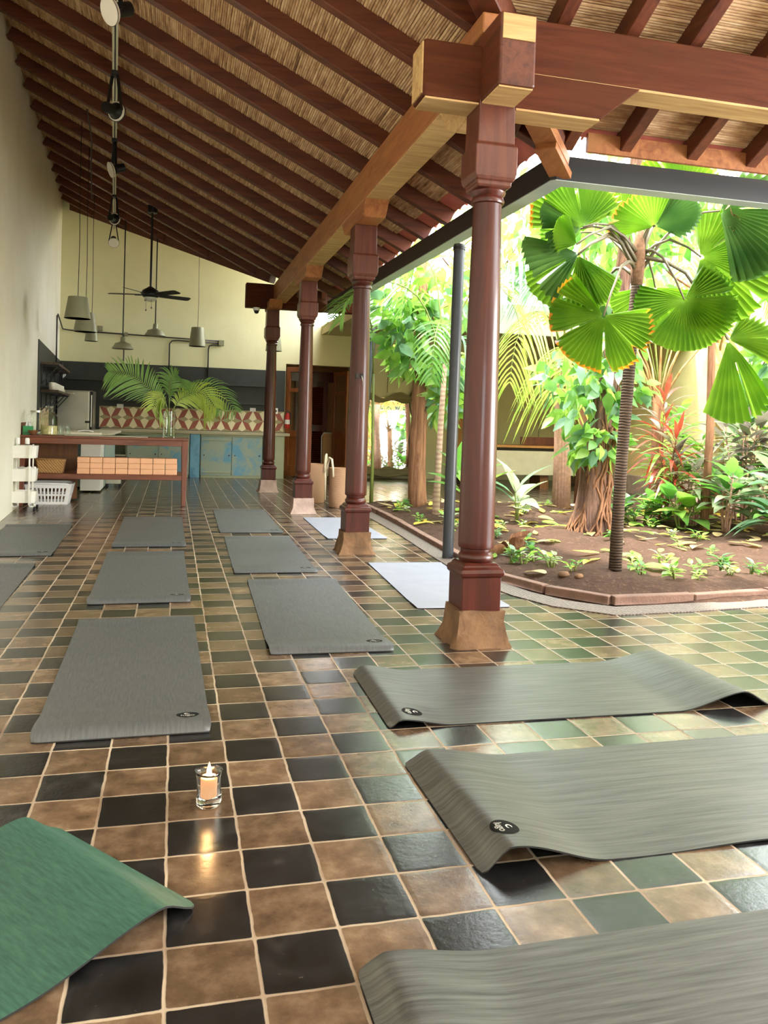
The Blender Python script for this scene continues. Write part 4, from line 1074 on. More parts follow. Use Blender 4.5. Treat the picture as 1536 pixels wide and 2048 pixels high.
m = MB(); m.b2((-.52, -.06, 2.1), (.56, .05, 2.34)); m.build('lintel', M['door_red'], t, bevel=.006)
m = MB(); m.tube([(.03*math.cos(a), -.07, 2.24+.03*math.sin(a)) for a in [2*PI*i/16 for i in range(17)]], .008, 6); m.build('ring', M['steel'], t, smooth='all')
def leaf(name, label, p, rz, w, h):
    t = thing(name, label, 'door', p, rz, 'folding door leaves of the passage')
    m = MB(); m.b2((0, -.025, .03), (.09, .025, h)); m.b2((w-.09, -.025, .03), (w, .025, h))
    for a, b in ((.03, .25), (.85, .98), (h-.52, h-.44), (h-.1, h)): m.b2((.09, -.025, a), (w-.09, .025, b))
    m.build('frame', M['door_warm'], t, bevel=.005)
    for a, b in ((.25, .85), (.98, h-.52), (h-.44, h-.1)):
        q = MB(); q.b2((.088, -.008, a), (w-.088, .008, b)); q.build('panel', M['thin_glass'] if a > .9 else M['door_warm'], t)
leaf('door_leaf', 'warm brown glazed door leaf folded open at the left jamb behind the fire extinguisher', (2.30, 17.28, 0), -PI/2+.75, .62, 2.3)
leaf('door_leaf', 'brown glazed door leaf folded open at the right jamb of the passage', (3.62, 17.35, 0), PI/2+.25, .7, 2.28)
t = thing('folding_chair', 'orange-tan board leaning on the passage wall behind the baskets', 'board', (3.62, 18.3, 0), .1)
m = MB(); m.b2((-.36, -.02, .0), (.34, .02, .92)); m.build('panel', M['wall_tan'], t, bevel=.01)
m = MB(); m.tube([(-.38, -.02, 0), (-.39, -.02, .85), (-.34, -.02, .93), (.3, -.02, .93)], .013, 8); m.build('edge_tube', M['white_paint'], t, smooth='all')
# fire extinguisher
t = thing('fire_extinguisher', 'red fire extinguisher hanging at the edge of the passage door', 'fire extinguisher', (2.31, 17.18, 1.02))
M['red'] = plain('red_enamel', srgb(196, 36, 30), .3, var=.05, coat=.3)
m = MB(); m.lathe([(.0001, 0), (.05, 0), (.056, .012), (.056, .26), (.04, .30), (.02, .315), (.02, .33)], n=22); m.build('cylinder', M['red'], t, smooth=True)
m = MB(); m.lathe([(.0568, .09), (.0568, .18)], n=22); m.build('label_sticker', M['white_plastic'], t, smooth=True)
m = MB(); m.b2((-.012, -.05, .33), (.012, .05, .345)); m.b2((-.012, -.06, .36), (.012, .03, .372)); m.cyl((0, 0, .31), (0, 0, .37), .015, n=10); m.build('valve_lever', M['black'], t)
m = MB(); m.tube([(.015, -.01, .34), (.06, -.02, .32), (.072, -.02, .2), (.066, -.02, .08)], .009, 8); m.build('hose', M['black'], t, smooth='all')
# big soft rope-handled baskets
M['rope'] = plain('cream_rope', srgb(236, 222, 196), .8, var=.08, scale=40, bump=.5)
def sack(x, y, r, h, rz, label):
    t = thing('rope_basket', label, 'basket', (x, y, 0), rz, 'tall woven baskets with rope handles')
    wob = lambda a, z: 1+.03*math.sin(2*a+z*4)+.015*math.sin(5*a+z*9)
    m = MB(); m.lathe([(.0001, .004), (r*.93, .004), (r*.99, .03), (r, .2), (r*.97, h*.6), (r*1.0, h), (r*.96, h), (r*.93, h*.6), (r*.93, .05), (.0001, .03)], n=36, wob=wob); m.build('body', M['jute'], t, smooth=True)
    for s in (-1, 1):
        p = [(s*r*1.02, -.10, h-.12), (s*r*1.04, -.09, h+.0), (s*r*1.05, -.05, h+.12), (s*r*1.05, .03, h+.14), (s*r*1.05, .09, h+.04), (s*r*1.03, .10, h-.12)]
        m = MB(); m.tube(p, .016, 8); m.build('handle', M['rope'], t, smooth='all')
    m = MB(); m.tube([(r*1.02, -.02, h-.05), (r*1.04, -.03, h*.6), (r*1.03, -.02, h*.3), (r*1.02, 0, .04)], .018, 8); m.build('rope_trail', M['rope'], t, smooth='all')
sack(2.02, 11.95, .165, .57, -.3, 'tall tan woven basket with rope handles, half hidden by the third column')
sack(2.30, 11.32, .165, .55, .25, 'tall tan woven basket between the second and third columns')
# mirror with a wavy driftwood frame
M['mirror'] = plain('mirror_glass', (.9, .92, .9), .02, 1.0, var=0)
M['frame_olive'] = wood('driftwood_frame', srgb(108, 98, 62), srgb(158, 144, 96), 'x', .6)
t = thing('wall_mirror', 'big mirror in a wavy driftwood frame leaning on the far terrace wall', 'mirror', (4.55, 17.12, .08)); t.rotation_euler = (-.05, 0, 0)
m = MB(); m.b2((-.62, 0, .1), (.52, .01, 1.66)); m.build('glass', M['mirror'], t)
def wavy(pts_in, pts_out):
    m = MB(); n = len(pts_in); V = []
    for p in pts_in: V += [(p[0], -.05, p[1])]
    for p in pts_out: V += [(p[0], -.05, p[1])]
    for p in pts_in: V += [(p[0], .03, p[1])]
    for p in pts_out: V += [(p[0], .03, p[1])]
    F = []
    for i in range(n-1): F += [(i, i+1, n+i+1, n+i), (2*n+i, 3*n+i, 3*n+i+1, 2*n+i+1), (n+i, n+i+1, 3*n+i+1, 3*n+i), (i, 2*n+i, 2*n+i+1, i+1)]
    m.add(V, F); return m
N_ = 20
wavy([(-.66+1.25*i/N_, 1.58+.03*math.sin(i*.7)) for i in range(N_+1)], [(-.72+1.36*i/N_, 1.72+.07*math.sin(i*.55+.5)) for i in range(N_+1)]).build('top_rail', M['frame_olive'], t, bevel=.01)
wavy([(-.66+1.25*i/N_, .16+.03*math.sin(i*.8)) for i in range(N_+1)], [(-.72+1.36*i/N_, -.02+.03*math.sin(i*.5)) for i in range(N_+1)]).build('bottom_rail', M['frame_olive'], t, bevel=.01)
wavy([(.44+.04*math.sin(i*.6), .1+1.6*i/N_) for i in range(N_+1)], [(.60+.06*math.sin(i*.5+1), .0+2.05*i/N_) for i in range(N_+1)]).build('right_post', M['frame_olive'], t, bevel=.01)
wavy([(-.58+.03*math.sin(i*.6), .1+1.6*i/N_) for i in range(N_+1)], [(-.74+.05*math.sin(i*.5), .0+1.8*i/N_) for i in range(N_+1)]).build('left_post', M['frame_olive'], t, bevel=.01)
# honey board door and dark slot window beside it
t = thing('plywood_door', 'honey-coloured wooden door on the far wall behind the charcoal downpipe', 'door', (6.35, 17.24, 0))
m = MB(); m.b2((-.45, -.02, .3), (.45, .02, 1.86)); m.build('panel', M['ply'], t, bevel=.006)
m = MB(); m.b2((-.5, -.03, 1.86), (.6, .04, 1.98)); m.build('lintel', M['grey_green'], t, bevel=.006)
m = MB(); m.b2((-.5, -.02, .0), (.45, .04, .3)); m.build('dark_base', M['black'], t)
t = thing('slot_window', 'dark slot window above the honey-coloured door', 'window', (6.5, 17.26, 2.05))
m = MB(); m.b2((-.55, 0, 0), (.55, .03, .36)); m.build('pane', M['chalk'], t)
m = MB(); m.b2((-.58, -.02, .36), (.58, .03, .40)); m.b2((-.58, -.02, -.03), (.58, .03, 0)); m.build('frame', M['white_paint'], t)
# long counter on the terrace
t = thing('terrace_counter', 'long whitewashed counter with a wooden top on the far terrace', 'counter', (7.1, 15.0, 0))
m = MB(); m.b2((-1.3, -.2, .27), (1.35, .5, .74)); m.build('body', M['counter_light'], t, bevel=.01)
m = MB(); m.b2((-1.34, -.26, .80), (1.4, .56, .845)); m.build('wooden_top', M['ply'], t, bevel=.006)
m = MB(); m.b2((-1.28, -.16, .74), (1.33, .5, .80)); m.build('gap_shade', M['black'], t)  # black block stands in for the shade between body and top
for x in (-1.15, 0, 1.15):
    m = MB(); m.b2((x-.09, -.1, 0), (x+.09, .4, .27)); m.build('foot', M['panel_brown'], t)
m = MB(); m.b2((0, 0, 0), (.9, .03, .16)); o = solo(m, 'brown_plank', M['door_red'], 'reddish-brown plank standing on the terrace counter', 'plank', bevel=.004); o.location = (6.75, 15.3, .846)
m = MB(); m.cyl((7.38, 17.22, 1.57), (8.3, 17.22, 1.55), .014, n=8); m.b2((7.38, 17.2, 1.55), (7.41, 17.3, 1.6)); m.b2((8.27, 17.2, 1.53), (8.3, 17.3, 1.58)); solo(m, 'towel_rail', M['white_paint'], 'thin horizontal rail on the olive wall above the terrace counter', 'rail')
m = MB(); m.tube([(8.05, 17.28, 1.55), (8.05, 17.28, .9)], .008, 6); solo(m, 'wall_cable', M['grey_green'], 'thin cable running down the olive wall under the rail', 'cable')
m = MB(); m.tube([(4.48, 17.28, 2.9), (4.48, 17.28, 1.85)], .007, 6); solo(m, 'wall_cable', M['frame_olive'], 'thin cable running down the wall to the mirror', 'cable')
# metal hook on the second column
t = thing('column_hook', 'small metal hook screwed to the second column', 'hook', (XB-.02, 7.42-.103, 1.62))
m = MB(); m.b2((-.035, -.006, -.022), (-.01, .02, .022)); m.b2((.012, -.006, -.022), (.037, .02, .022)); m.build('plate', M['knob'], t, bevel=.002)
m = MB(); m.tube([(.0, -.01, .005), (.012, -.035, -.005), (.018, -.04, -.03), (.024, -.03, -.05), (.026, -.02, -.09)], .003, 6); m.build('wire', M['steel'], t, smooth='all')
# ---------------------------------------------------------------- lamps, fan, conduit
M['galv'] = plain('galvanised_shade', srgb(134, 134, 106), .5, .25, var=.12, scale=4)
M['bulb'] = plain('white_reflector', srgb(236, 230, 215), .35, var=.02)
M['track_white'] = plain('track_cream', srgb(214, 212, 186), .4, var=.04)
def trackpt(y): return Vector((-.52-.0677*(y-6.94), y, 0))
def trackz(y): p = trackpt(y); return zA(p.x)-.045
t = thing('light_track', 'long cream lighting track fixed under the hall rafters', 'light track')
m = MB(); ya, yb = 3.2, 16.6; pa, pb = trackpt(ya), trackpt(yb); pa.z, pb.z = trackz(ya), trackz(yb)
m.beam(pa, pb, .05, .028); m.build('rail', M['track_white'], t, bevel=.003)
m = MB(); m.beam(pa-Vector((0, 0, .0145)), pb-Vector((0, 0, .0145)), .012, .003); m.build('groove', M['black'], t)
m = MB()
def spot(y, aim, label, yaw=0):
    p = trackpt(y); p.z = trackz(y)-.016
    t = thing('track_spotlight', label, 'spotlight', p, yaw, 'spotlights on the hall track')
    a = MB(); a.b2((-.03, -.06, -.035), (.03, .06, 0)); a.build('adapter', M['black'], t, bevel=.004)
    d = Vector(aim).normalized(); c = Vector((0, 0, -.36))
    x, yv, _ = frame(d)
    for s in (-1, 1):
        a = MB(); a.beam(Vector((0, 0, -.03))+x*s*.03, c+x*s*.085, .018, .03, up=d); a.build('yoke_arm', M['black'], t, bevel=.003)
    a = MB(); a.cyl(c-x*.09, c+x*.09, .012, n=10); a.build('pivot', M['black'], t)
    a = MB(); a.cyl(c-d*.13, c-d*.02, .05, .05, 20); a.cyl(c-d*.02, c+d*.045, .05, .098, 24, cap=False); a.build('housing', M['black'], t, smooth=True)
    a = MB(); a.cyl(c+d*.02, c+d*.047, .088, .094, 24); a.build('reflector', M['bulb'], t, smooth=True)
spot(6.15, (-.75, -.5, -.45), 'nearest track spotlight, cut by the top edge of the picture')
spot(8.35, (.5, .75, .1), 'second track spotlight from the front, turned away so only its black back shows')
spot(10.6, (-.85, -.3, -.35), 'third track spotlight from the front, its white reflector seen from the side')
spot(13.7, (.3, .85, .1), 'fourth track spotlight from the front, small and turned away')
spot(15.9, (.1, -.8, -.65), 'farthest track spotlight, its round white face towards the viewer')
# ceiling fan
fx, fy, fz = -.385, 13.3, 3.06
t = thing('ceiling_fan', 'black five-blade ceiling fan on a long rod in front of the pale wall', 'ceiling fan', (fx, fy, fz))
m = MB(); m.cyl((0, 0, .1), (0, 0, zA(fx)-fz-.03), .017, n=10); m.build('rod', M['black'], t)
m = MB(); m.cyl((0, 0, zA(fx)-fz-.09), (0, 0, zA(fx)-fz+.02), .075, n=20); m.build('ceiling_cup', M['black'], t, smooth=True)
m = MB(); m.lathe([(.0001, -.04), (.10, -.04), (.135, -.01), (.14, .03), (.12, .07), (.07, .10), (.025, .13), (.0001, .135)], n=32); m.build('motor', M['black'], t, smooth=True)
M['bowl'] = plain('frosted_bowl', srgb(208, 208, 192), .35, var=.03)
m = MB(); m.lathe([(.0001, -.105), (.04, -.10), (.08, -.08), (.098, -.055), (.1, -.04), (.0001, -.04)], n=28); m.build('light_bowl', M['bowl'], t, smooth=True)
for k in range(5):
    a = math.radians(22+72*k); c_, s_ = math.cos(a), math.sin(a)
    Rz = Matrix.Rotation(a, 3, 'Z') @ Matrix.Rotation(math.radians(-13), 3, 'X')
    b = MB(); b.extrude([(.13, -.05, 0), (.22, -.062, 0), (.60, -.07, 0), (.64, -.05, 0), (.64, .05, 0), (.60, .07, 0), (.22, .062, 0), (.13, .05, 0)], (0, 0, .008))
    b.v = [tuple(Rz @ Vector(p)) for p in b.v]; bl = b.build('blade', M['black'], t)
    q = MB(); q.b2((.09, -.02, -.012), (.24, .02, -.002)); q.v = [tuple(Rz @ Vector(p)) for p in q.v]; q.build('blade_iron', M['black'], bl)
for x, L in ((-.06, .14), (.02, .10)):
    m = MB(); m.cyl((x, -.08, -.06), (x, -.08, -.1-L), .0025, n=6); m.lathe([(.0001, -.12-L), (.011, -.115-L), (.006, -.09-L)], (x, -.08, 0), 10); m.build('pull_chain', M['black'], t)
# tapered drum pendants
def drum(x, y, z, r0, r1, h, label):
    t = thing('pendant_lamp', label, 'pendant lamp', (x, y, z), 0, 'tapered grey pendant lamps')
    m = MB(); m.lathe([(r1, 0), (r0, h), (r0-.004, h), (r1-.004, 0), (r1, 0)], n=36); m.build('shade', M['galv'], t, smooth=True)
    m = MB(); m.cyl((0, 0, h-.012), (0, 0, h-.006), r0-.003, n=36); m.build('top_plate', M['galv'], t)
    m = MB(); m.cyl((0, 0, h-.1), (0, 0, h-.01), .022, n=12); m.lathe([(.0001, h-.2), (.03, h-.18), (.034, h-.15), (.02, h-.1)], n=16); m.build('bulb', M['bulb'], t, smooth=True)
    H = roofz(x, y)+DECK-z-.004
    m = MB(); m.tube([(0, 0, h-.02), (.006, .0, h+(H-h)*.3), (-.004, 0, h+(H-h)*.6), (0, 0, H)], .0045, 6); m.build('cord', M['black'], t, smooth='all')
drum(-1.19, 11.0, 2.385, .115, .158, .268, 'nearest and largest tapered pendant lamp near the left wall')
drum(-1.235, 12.4, 2.355, .115, .158, .27, 'second tapered pendant lamp at the left wall, overlapped by the nearest one')
drum(-1.30, 14.0, 2.36, .075, .102, .24, 'lowest tapered pendant lamp behind the two larger left ones')
drum(.41, 16.0, 2.53, .115, .157, .355, 'tapered pendant lamp hanging alone to the right of the fan')
drum(1.85, 16.0, 2.515, .115, .157, .36, 'tapered pendant lamp half hidden by the farthest column')
def barn(x, y, z, label):
    t = thing('barn_lamp', label, 'pendant lamp', (x, y, z), 0, 'barn-style lamps on rods')
    m = MB(); m.lathe([(.185, 0), (.185, .012), (.15, .06), (.135, .095), (.07, .115), (.045, .13), (.04, .2), (.03, .22), (.0001, .222)], n=36); m.build('shade', M['galv'], t, smooth=True)
    m = MB(); m.cyl((0, 0, .008), (0, 0, .012), .178, n=36); m.build('white_inside', M['bulb'], t)
    H = roofz(x, y)+DECK-z-.004
    m = MB(); m.cyl((0, 0, .215), (0, 0, H), .011, n=8); m.build('rod', M['black'], t)
barn(-.905, 15.5, 2.375, 'lower barn-style lamp on a rod, left of the fan')
barn(-.35, 15.5, 2.64, 'higher barn-style lamp on a rod, just under the fan')
# conduit on the back wall
t = thing('wall_conduit', 'dark metal conduit run on the pale wall with drops to the shelves', 'conduit')
M['conduit'] = plain('dark_conduit', srgb(64, 62, 62), .4, .5)
m = MB(); m.tube([(xL(16.1)+.04, 16.1, 2.08), (xL(16.1)+.04, 16.1, 2.97), (xL(16.15)+.05, 16.15, 3.0), (xL(17.1)+.05, 17.24, 2.84), (-2.0, 17.26, 2.825), (-1.0, 17.26, 2.805), (-.1, 17.26, 2.785), (.93, 17.26, 2.765)], .013, 8); m.build('main_run', M['conduit'], t, smooth='all')
m = MB(); m.tube([(.9, 17.262, 2.72), (.05, 17.262, 2.735), (-.06, 17.262, 2.72), (-.105, 17.262, 2.66), (-.105, 17.262, 1.9)], .013, 8); m.build('drop', M['conduit'], t, smooth='all')
m = MB(); m.tube([(.9, 17.262, 2.68), (.74, 17.262, 2.68), (.68, 17.262, 2.66), (.665, 17.262, 2.58), (.665, 17.262, 1.9)], .013, 8); m.build('drop', M['conduit'], t, smooth='all')
m = MB(); m.tube([(-.985, 17.262, 2.79), (-.985, 17.262, 1.52)], .013, 8); m.build('drop', M['conduit'], t, smooth='all')
for x, z, s in ((-1.44, 2.89, .05), (-.95, 2.805, .035), (.92, 2.73, .055)):
    m = MB(); m.b2((x-s, 17.225, z-s), (x+s, 17.298, z+s)); m.build('junction_box', M['galv'], t, bevel=.005)
# dome camera
t = thing('dome_camera', 'small white dome camera under the far cross beam', 'camera', (1.28, 13.66, 3.02))
m = MB(); m.lathe([(.055, 0), (.055, -.03), (.05, -.05), (.0001, -.05)][::-1], n=24); m.build('housing', M['white_plastic'], t, smooth=True)
m = MB(); m.lathe([(.0001, -.1), (.02, -.096), (.036, -.08), (.042, -.05)], n=24); m.build('dome', M['black'], t, smooth='all')
# loose cable dangling from the rafters at the left
m = MB(); m.tube([(-1.05, 10.2, zA(-1.05)-.01), (-1.02, 10.5, zA(-1.02)-.25), (-1.06, 10.9, zA(-1.06)-.5), (-1.05, 11.0, zA(-1.05)-.85)], .007, 6); solo(m, 'loose_cable', M['conduit'], 'loose cable dangling from the rafters above the left pendant lamps', 'cable', smooth='all')
# drainpipe stub and pale mat roll at the foot of the corner column
# ---------------------------------------------------------------- garden
G = random.Random(23)
M['fan_green'] = leafmat('fan_palm_green', srgb(84, 126, 38), srgb(132, 166, 54), .58, .3)
M['fan_dark'] = leafmat('fan_palm_deep_green', srgb(62, 100, 48), srgb(104, 138, 70), .45, .3)
M['fan_tip'] = leafmat('fan_palm_burnt_tip', srgb(206, 122, 60), srgb(226, 182, 62), .5)
M['petiole'] = plain('petiole', srgb(104, 96, 70), .45, var=.2)
M['palm_trunk'] = None
def ring_trunk(name, c1, c2, s, bump=.6):
    t = NT(name); v = t.coords('Object'); w = t.n('ShaderNodeTexWave'); w.bands_direction = 'Z'; w.inputs['Scale'].default_value = s; w.inputs['Distortion'].default_value = 2.5; w.inputs['Detail'].default_value = 3; t.l(v, w.inputs['Vector'])
    n = t.noise(v, 9, 5, .6); f = t.math('MULTIPLY', t.math('ADD', w.outputs['Fac'], n), .5)
    return t.setb(Base_Color=t.ramp(f, [(.25, c1), (.65, c2)]), Roughness=.85, Spec=.2, Normal=t.bump(f, bump, .012))
M['palm_trunk'] = ring_trunk('fan_palm_trunk', srgb(46, 38, 32), srgb(98, 82, 68), 14)
M['cane_trunk'] = ring_trunk('cane_trunk', srgb(158, 128, 112), srgb(184, 158, 136), 5, .2)
def bark(name, c1, c2, sx=18, sz=1.6):
    t = NT(name); v = t.coords('Object', (sx, sx, sz)); f = t.noise(v, 1, 6, .65, .8); v2 = t.coords('Object'); g = t.noise(v2, 2.5, 3)
    col = t.mix(t.math('MULTIPLY', g, .4), t.ramp(f, [(.3, c1), (.7, c2)]), c1)
    return t.setb(Base_Color=col, Roughness=.9, Spec=.15, Normal=t.bump(f, .9, .02))
M['bark_brown'] = bark('fibrous_brown_bark', srgb(92, 60, 42), srgb(172, 128, 96))
M['bark_grey'] = bark('vine_root_bark', srgb(74, 54, 46), srgb(150, 118, 100), 26, 2)
M['bark_orange'] = bark('peeling_orange_bark', srgb(160, 112, 66), srgb(228, 196, 150), 8, 2)
M['fibre'] = plain('crown_fibre', srgb(150, 112, 84), .9, var=.4, scale=30, bump=.8)
M['leaf_mid'] = leafmat('broad_leaf_mid', srgb(70, 122, 52), srgb(124, 168, 76), .5)
M['leaf_bright'] = leafmat('broad_leaf_bright', srgb(110, 162, 56), srgb(168, 202, 98), .5)
M['leaf_blue'] = leafmat('broad_leaf_bluish', srgb(72, 118, 84), srgb(138, 172, 134), .35)
M['leaf_pale'] = leafmat('broad_leaf_silvery', srgb(116, 136, 100), srgb(182, 194, 156), .35)
M['leaf_dark'] = leafmat('broad_leaf_dark', srgb(40, 78, 40), srgb(74, 112, 58), .3)
M['leaf_plum'] = leafmat('strap_leaf_plum', srgb(96, 84, 84), srgb(142, 136, 120), .3)
M['leaf_red'] = leafmat('strap_leaf_red', srgb(130, 46, 40), srgb(188, 88, 66), .45)
M['leaf_yellow'] = leafmat('fallen_leaf_yellow', srgb(206, 178, 58), srgb(230, 212, 112), .3)
M['leaf_litter'] = leafmat('fallen_leaf_tan', srgb(150, 124, 84), srgb(206, 186, 136), .2)
M['stem_pink'] = plain('pinkish_stem', srgb(186, 146, 126), .7, var=.2, scale=20)

def leaf(mb, p, d, n, L, W, curl=.25, k=4, tip=.75):
    """one pointed leaf: base p, direction d, face normal n"""
    p = Vector(p); d = Vector(d).normalized(); n = Vector(n); n = (n-d*n.dot(d))
    n = n.normalized() if n.length > 1e-4 else frame(d)[0]
    s = d.cross(n); V = []
    for j in range(k+1):
        u = j/k; wv = W*.5*max(.02, math.sin(PI*(.06+.94*u)**tip)) if u < 1 else W*.01
        q = p + d*L*u - n*curl*L*u*u
        V += [q - s*wv + n*wv*.22, q, q + s*wv + n*wv*.22]
    F = []
    for j in range(k):
        b = j*3; F += [(b, b+1, b+4, b+3), (b+1, b+2, b+5, b+4)]
    mb.add(V, F)
def rdir(g, zlo=-1, zhi=1):
    z = g.uniform(zlo, zhi); a = g.uniform(0, 2*PI); r = math.sqrt(max(0, 1-z*z)); return Vector((r*math.cos(a), r*math.sin(a), z))

# -- the fan palm in front
VX = Vector((math.cos(.25), -math.sin(.25), 0)); VZ = Vector((0, 0, 1)); VN = Vector((-math.sin(.25), -math.cos(.25), 0))
def fan(hub, rad, ang, spread, tilt, lean, droop, gaps, base, mat, tipmat=None, npl=44):
    """pleated round palm leaf; ang/spread in degrees in the leaf's own plane, tilt turns the plane away"""
    hub = Vector(hub)
    nrm = (VN*math.cos(tilt) + VZ*math.sin(tilt)*.9 + VX*math.sin(lean)).normalized()
    ax = VX*math.cos(math.radians(ang)) + VZ*math.sin(math.radians(ang)); ax = (ax-nrm*ax.dot(nrm)).normalized(); sd = nrm.cross(ax)
    npl = max(10, int(spread/6.2)); m = MB(); rows = [.04, .3, .55, .78, .93, 1.0]
    prev = None; V = []; N = npl*2
    for i in range(N+1):
        t = -1+2*i/N; a = math.radians(spread)*.5*t
        R_ = rad*(1-.10*abs(t)**3+G.uniform(-.015, .015))
        for g in gaps:
            if abs(t-g) < .02: R_ *= .72
        col = []
        for r in rows:
            rr = R_*r
            if r == 1.0: rr = R_*(1.0 if i % 2 else .945)
            pz = (.03 if i % 2 else -.03)*(r*rad/.45)*(1 if r > .05 else .2)
            q = hub + ax*rr*math.cos(a) + sd*rr*math.sin(a) + nrm*pz - nrm*.10*rad*r*r*abs(t) - VZ*droop*rad*r*r
            col.append(q)
        V += col
    K_ = len(rows)
    for i in range(N):
        tc = -1+2*(i+.5)/N
        cut = any(abs(tc-g) < .018 for g in gaps)
        for j in range(K_-1):
            if cut and j >= 1: continue
            m.mi = 1 if (tipmat and j >= K_-2 and G.random() < .8) else 0
            b = i*K_+j; m.f.append((b, b+1, b+K_+1, b+K_)); m.m.append(m.mi)
    m.v = [tuple(p) for p in V]
    return m
t = thing('fan_palm', 'young fan palm with round pleated leaves and a slim dark trunk, nearest in the garden', 'palm', (3.40, 5.81, .03))
def W2L(p): return (p[0]-3.40, p[1]-5.81, p[2]-.03)
m = MB(); m.tube([W2L(p) for p in ((3.40, 5.81, -.05), (3.41, 5.81, .5), (3.425, 5.81, 1.0), (3.45, 5.81, 1.5), (3.475, 5.81, 2.0), (3.50, 5.81, 2.42))], [.052, .047, .046, .047, .045, .042], 16); m.build('trunk', M['palm_trunk'], t, smooth='all')
m = MB(); m.tube([W2L(p) for p in ((3.495, 5.81, 2.34), (3.50, 5.81, 2.46), (3.505, 5.81, 2.58), (3.51, 5.81, 2.72), (3.51, 5.81, 2.8))], [.044, .052, .050, .040, .02], 14); m.build('fibrous_crown', M['fibre'], t, smooth='all')
CR = Vector((3.505, 5.81, 2.5))
#      hub                radius ang spread tilt lean droop gaps  material tips
FANS = [((3.02, 5.45, 2.03), .42, 248, 255, .10, .1, .02, (-.72, -.35, .2, .55), 'fan_green', True),
        ((3.75, 5.55, 2.21), .40, 290, 275, .25, -.2, .05, (-.5, .6), 'fan_green', False),
        ((3.93, 5.62, 2.56), .58, 352, 205, .35, -.1, .05, (-.3, .45), 'fan_green', False),
        ((3.56, 5.70, 2.78), .38, 128, 130, -.9, .1, .0, (.5,), 'fan_green', True),
        ((3.56, 5.68, 2.78), .36, 40, 110, -1.0, .2, .08, (), 'fan_dark', False),
        ((2.97, 5.72, 2.73), .46, 108, 150, .15, .2, .0, (-.1, .5), 'fan_green', True),
        ((2.96, 5.74, 2.72), .38, 188, 90, .5, .5, .06, (.2,), 'fan_dark', False),
        ((2.87, 5.62, 2.57), .25, 158, 110, .3, .8, .02, (), 'fan_green', False),
        ((2.97, 5.78, 2.53), .46, 248, 110, .15, -.1, .04, (.1,), 'fan_green', False),
        ((2.97, 5.80, 2.53), .44, 300, 70, .1, -.5, .04, (), 'fan_green', False),
        ((2.95, 5.74, 2.53), .50, 205, 80, .5, .4, .10, (.3,), 'fan_dark', False),
        ((4.11, 5.50, 1.92), .60, 288, 70, .1, .3, .10, (.15,), 'fan_green', False),
        ((4.12, 5.50, 1.92), .40, 20, 90, .6, .0, .05, (-.2,), 'fan_green', False),
        ((4.08, 5.62, 2.93), .60, -10, 150, .4, -.2, .12, (.2,), 'fan_dark', False),
        ((4.0, 6.0, 3.12), .45, 110, 190, .2, .1, .0, (.1,), 'fan_green', False),
        ((3.97, 6.3, 2.43), .47, 275, 180, .2, .2, .04, (.3,), 'fan_green', False),
        ((3.45, 6.3, 2.40), .40, 222, 130, .2, .2, .04, (-.4,), 'fan_dark', False),
        ((3.65, 6.3, 3.02), .42, 85, 200, -.1, 0, 0, (.2, -.5), 'fan_green', False),
        ((3.28, 6.35, 2.85), .36, 130, 190, .1, 0, 0, (.2,), 'fan_green', False)]
for k, (hub, rad, ang, sp, tilt, lean, dr, gaps, mt, tip) in enumerate(FANS):
    f = fan(hub, rad, ang, sp, tilt, lean, dr, gaps, CR, mt, tip)
    f.v = [W2L(p) for p in f.v]
    blade = f.build('fan_leaf', [M[mt], M['fan_tip']], t)
    h = Vector(hub); c = CR + Vector((G.uniform(-.03, .03), G.uniform(-.02, .03), G.uniform(-.1, .12)))
    mid = c.lerp(h, .5) + Vector((0, 0, .10+.12*abs(h.x-c.x)*(1 if h.z > 2.3 else 1.3)))
    P = [c, c.lerp(mid, .55)+Vector((0, 0, .03)), mid, mid.lerp(h, .6)+Vector((0, 0, .02)), h]
    q = MB(); q.tube([W2L(p) for p in P], [.017, .014, .011, .009, .007], 6); q.build('leaf_stalk', M['petiole'], blade, smooth='all')
# withered brown flower stalk on the right
m = MB()
for i in range(12):
    a = Vector((4.12+.012*i, 5.56, 2.98-.03*i)); leaf(m, W2L(a), rdir(G, -1, -.3), rdir(G), .09, .035)
m.build('withered_leaf', M['bark_brown'], t, smooth='all')

def cloud(blobs, n, L, W, g, mb, mats=2, down=.35, out=.7):
    for i in range(n):
        c, r = g.choice(blobs); d = rdir(g); rr = g.uniform(.35, 1)**.5
        p = Vector(c)+Vector((d.x*r[0], d.y*r[1], d.z*r[2]))*rr
        dd = (d*out + rdir(g)*.7 + Vector((0, 0, -down))); 
        mb.mi = g.randrange(mats); leaf(mb, p, dd, rdir(g, .1, 1), L*g.uniform(.65, 1.15), W*g.uniform(.7, 1.15), g.uniform(.1, .4), 3)

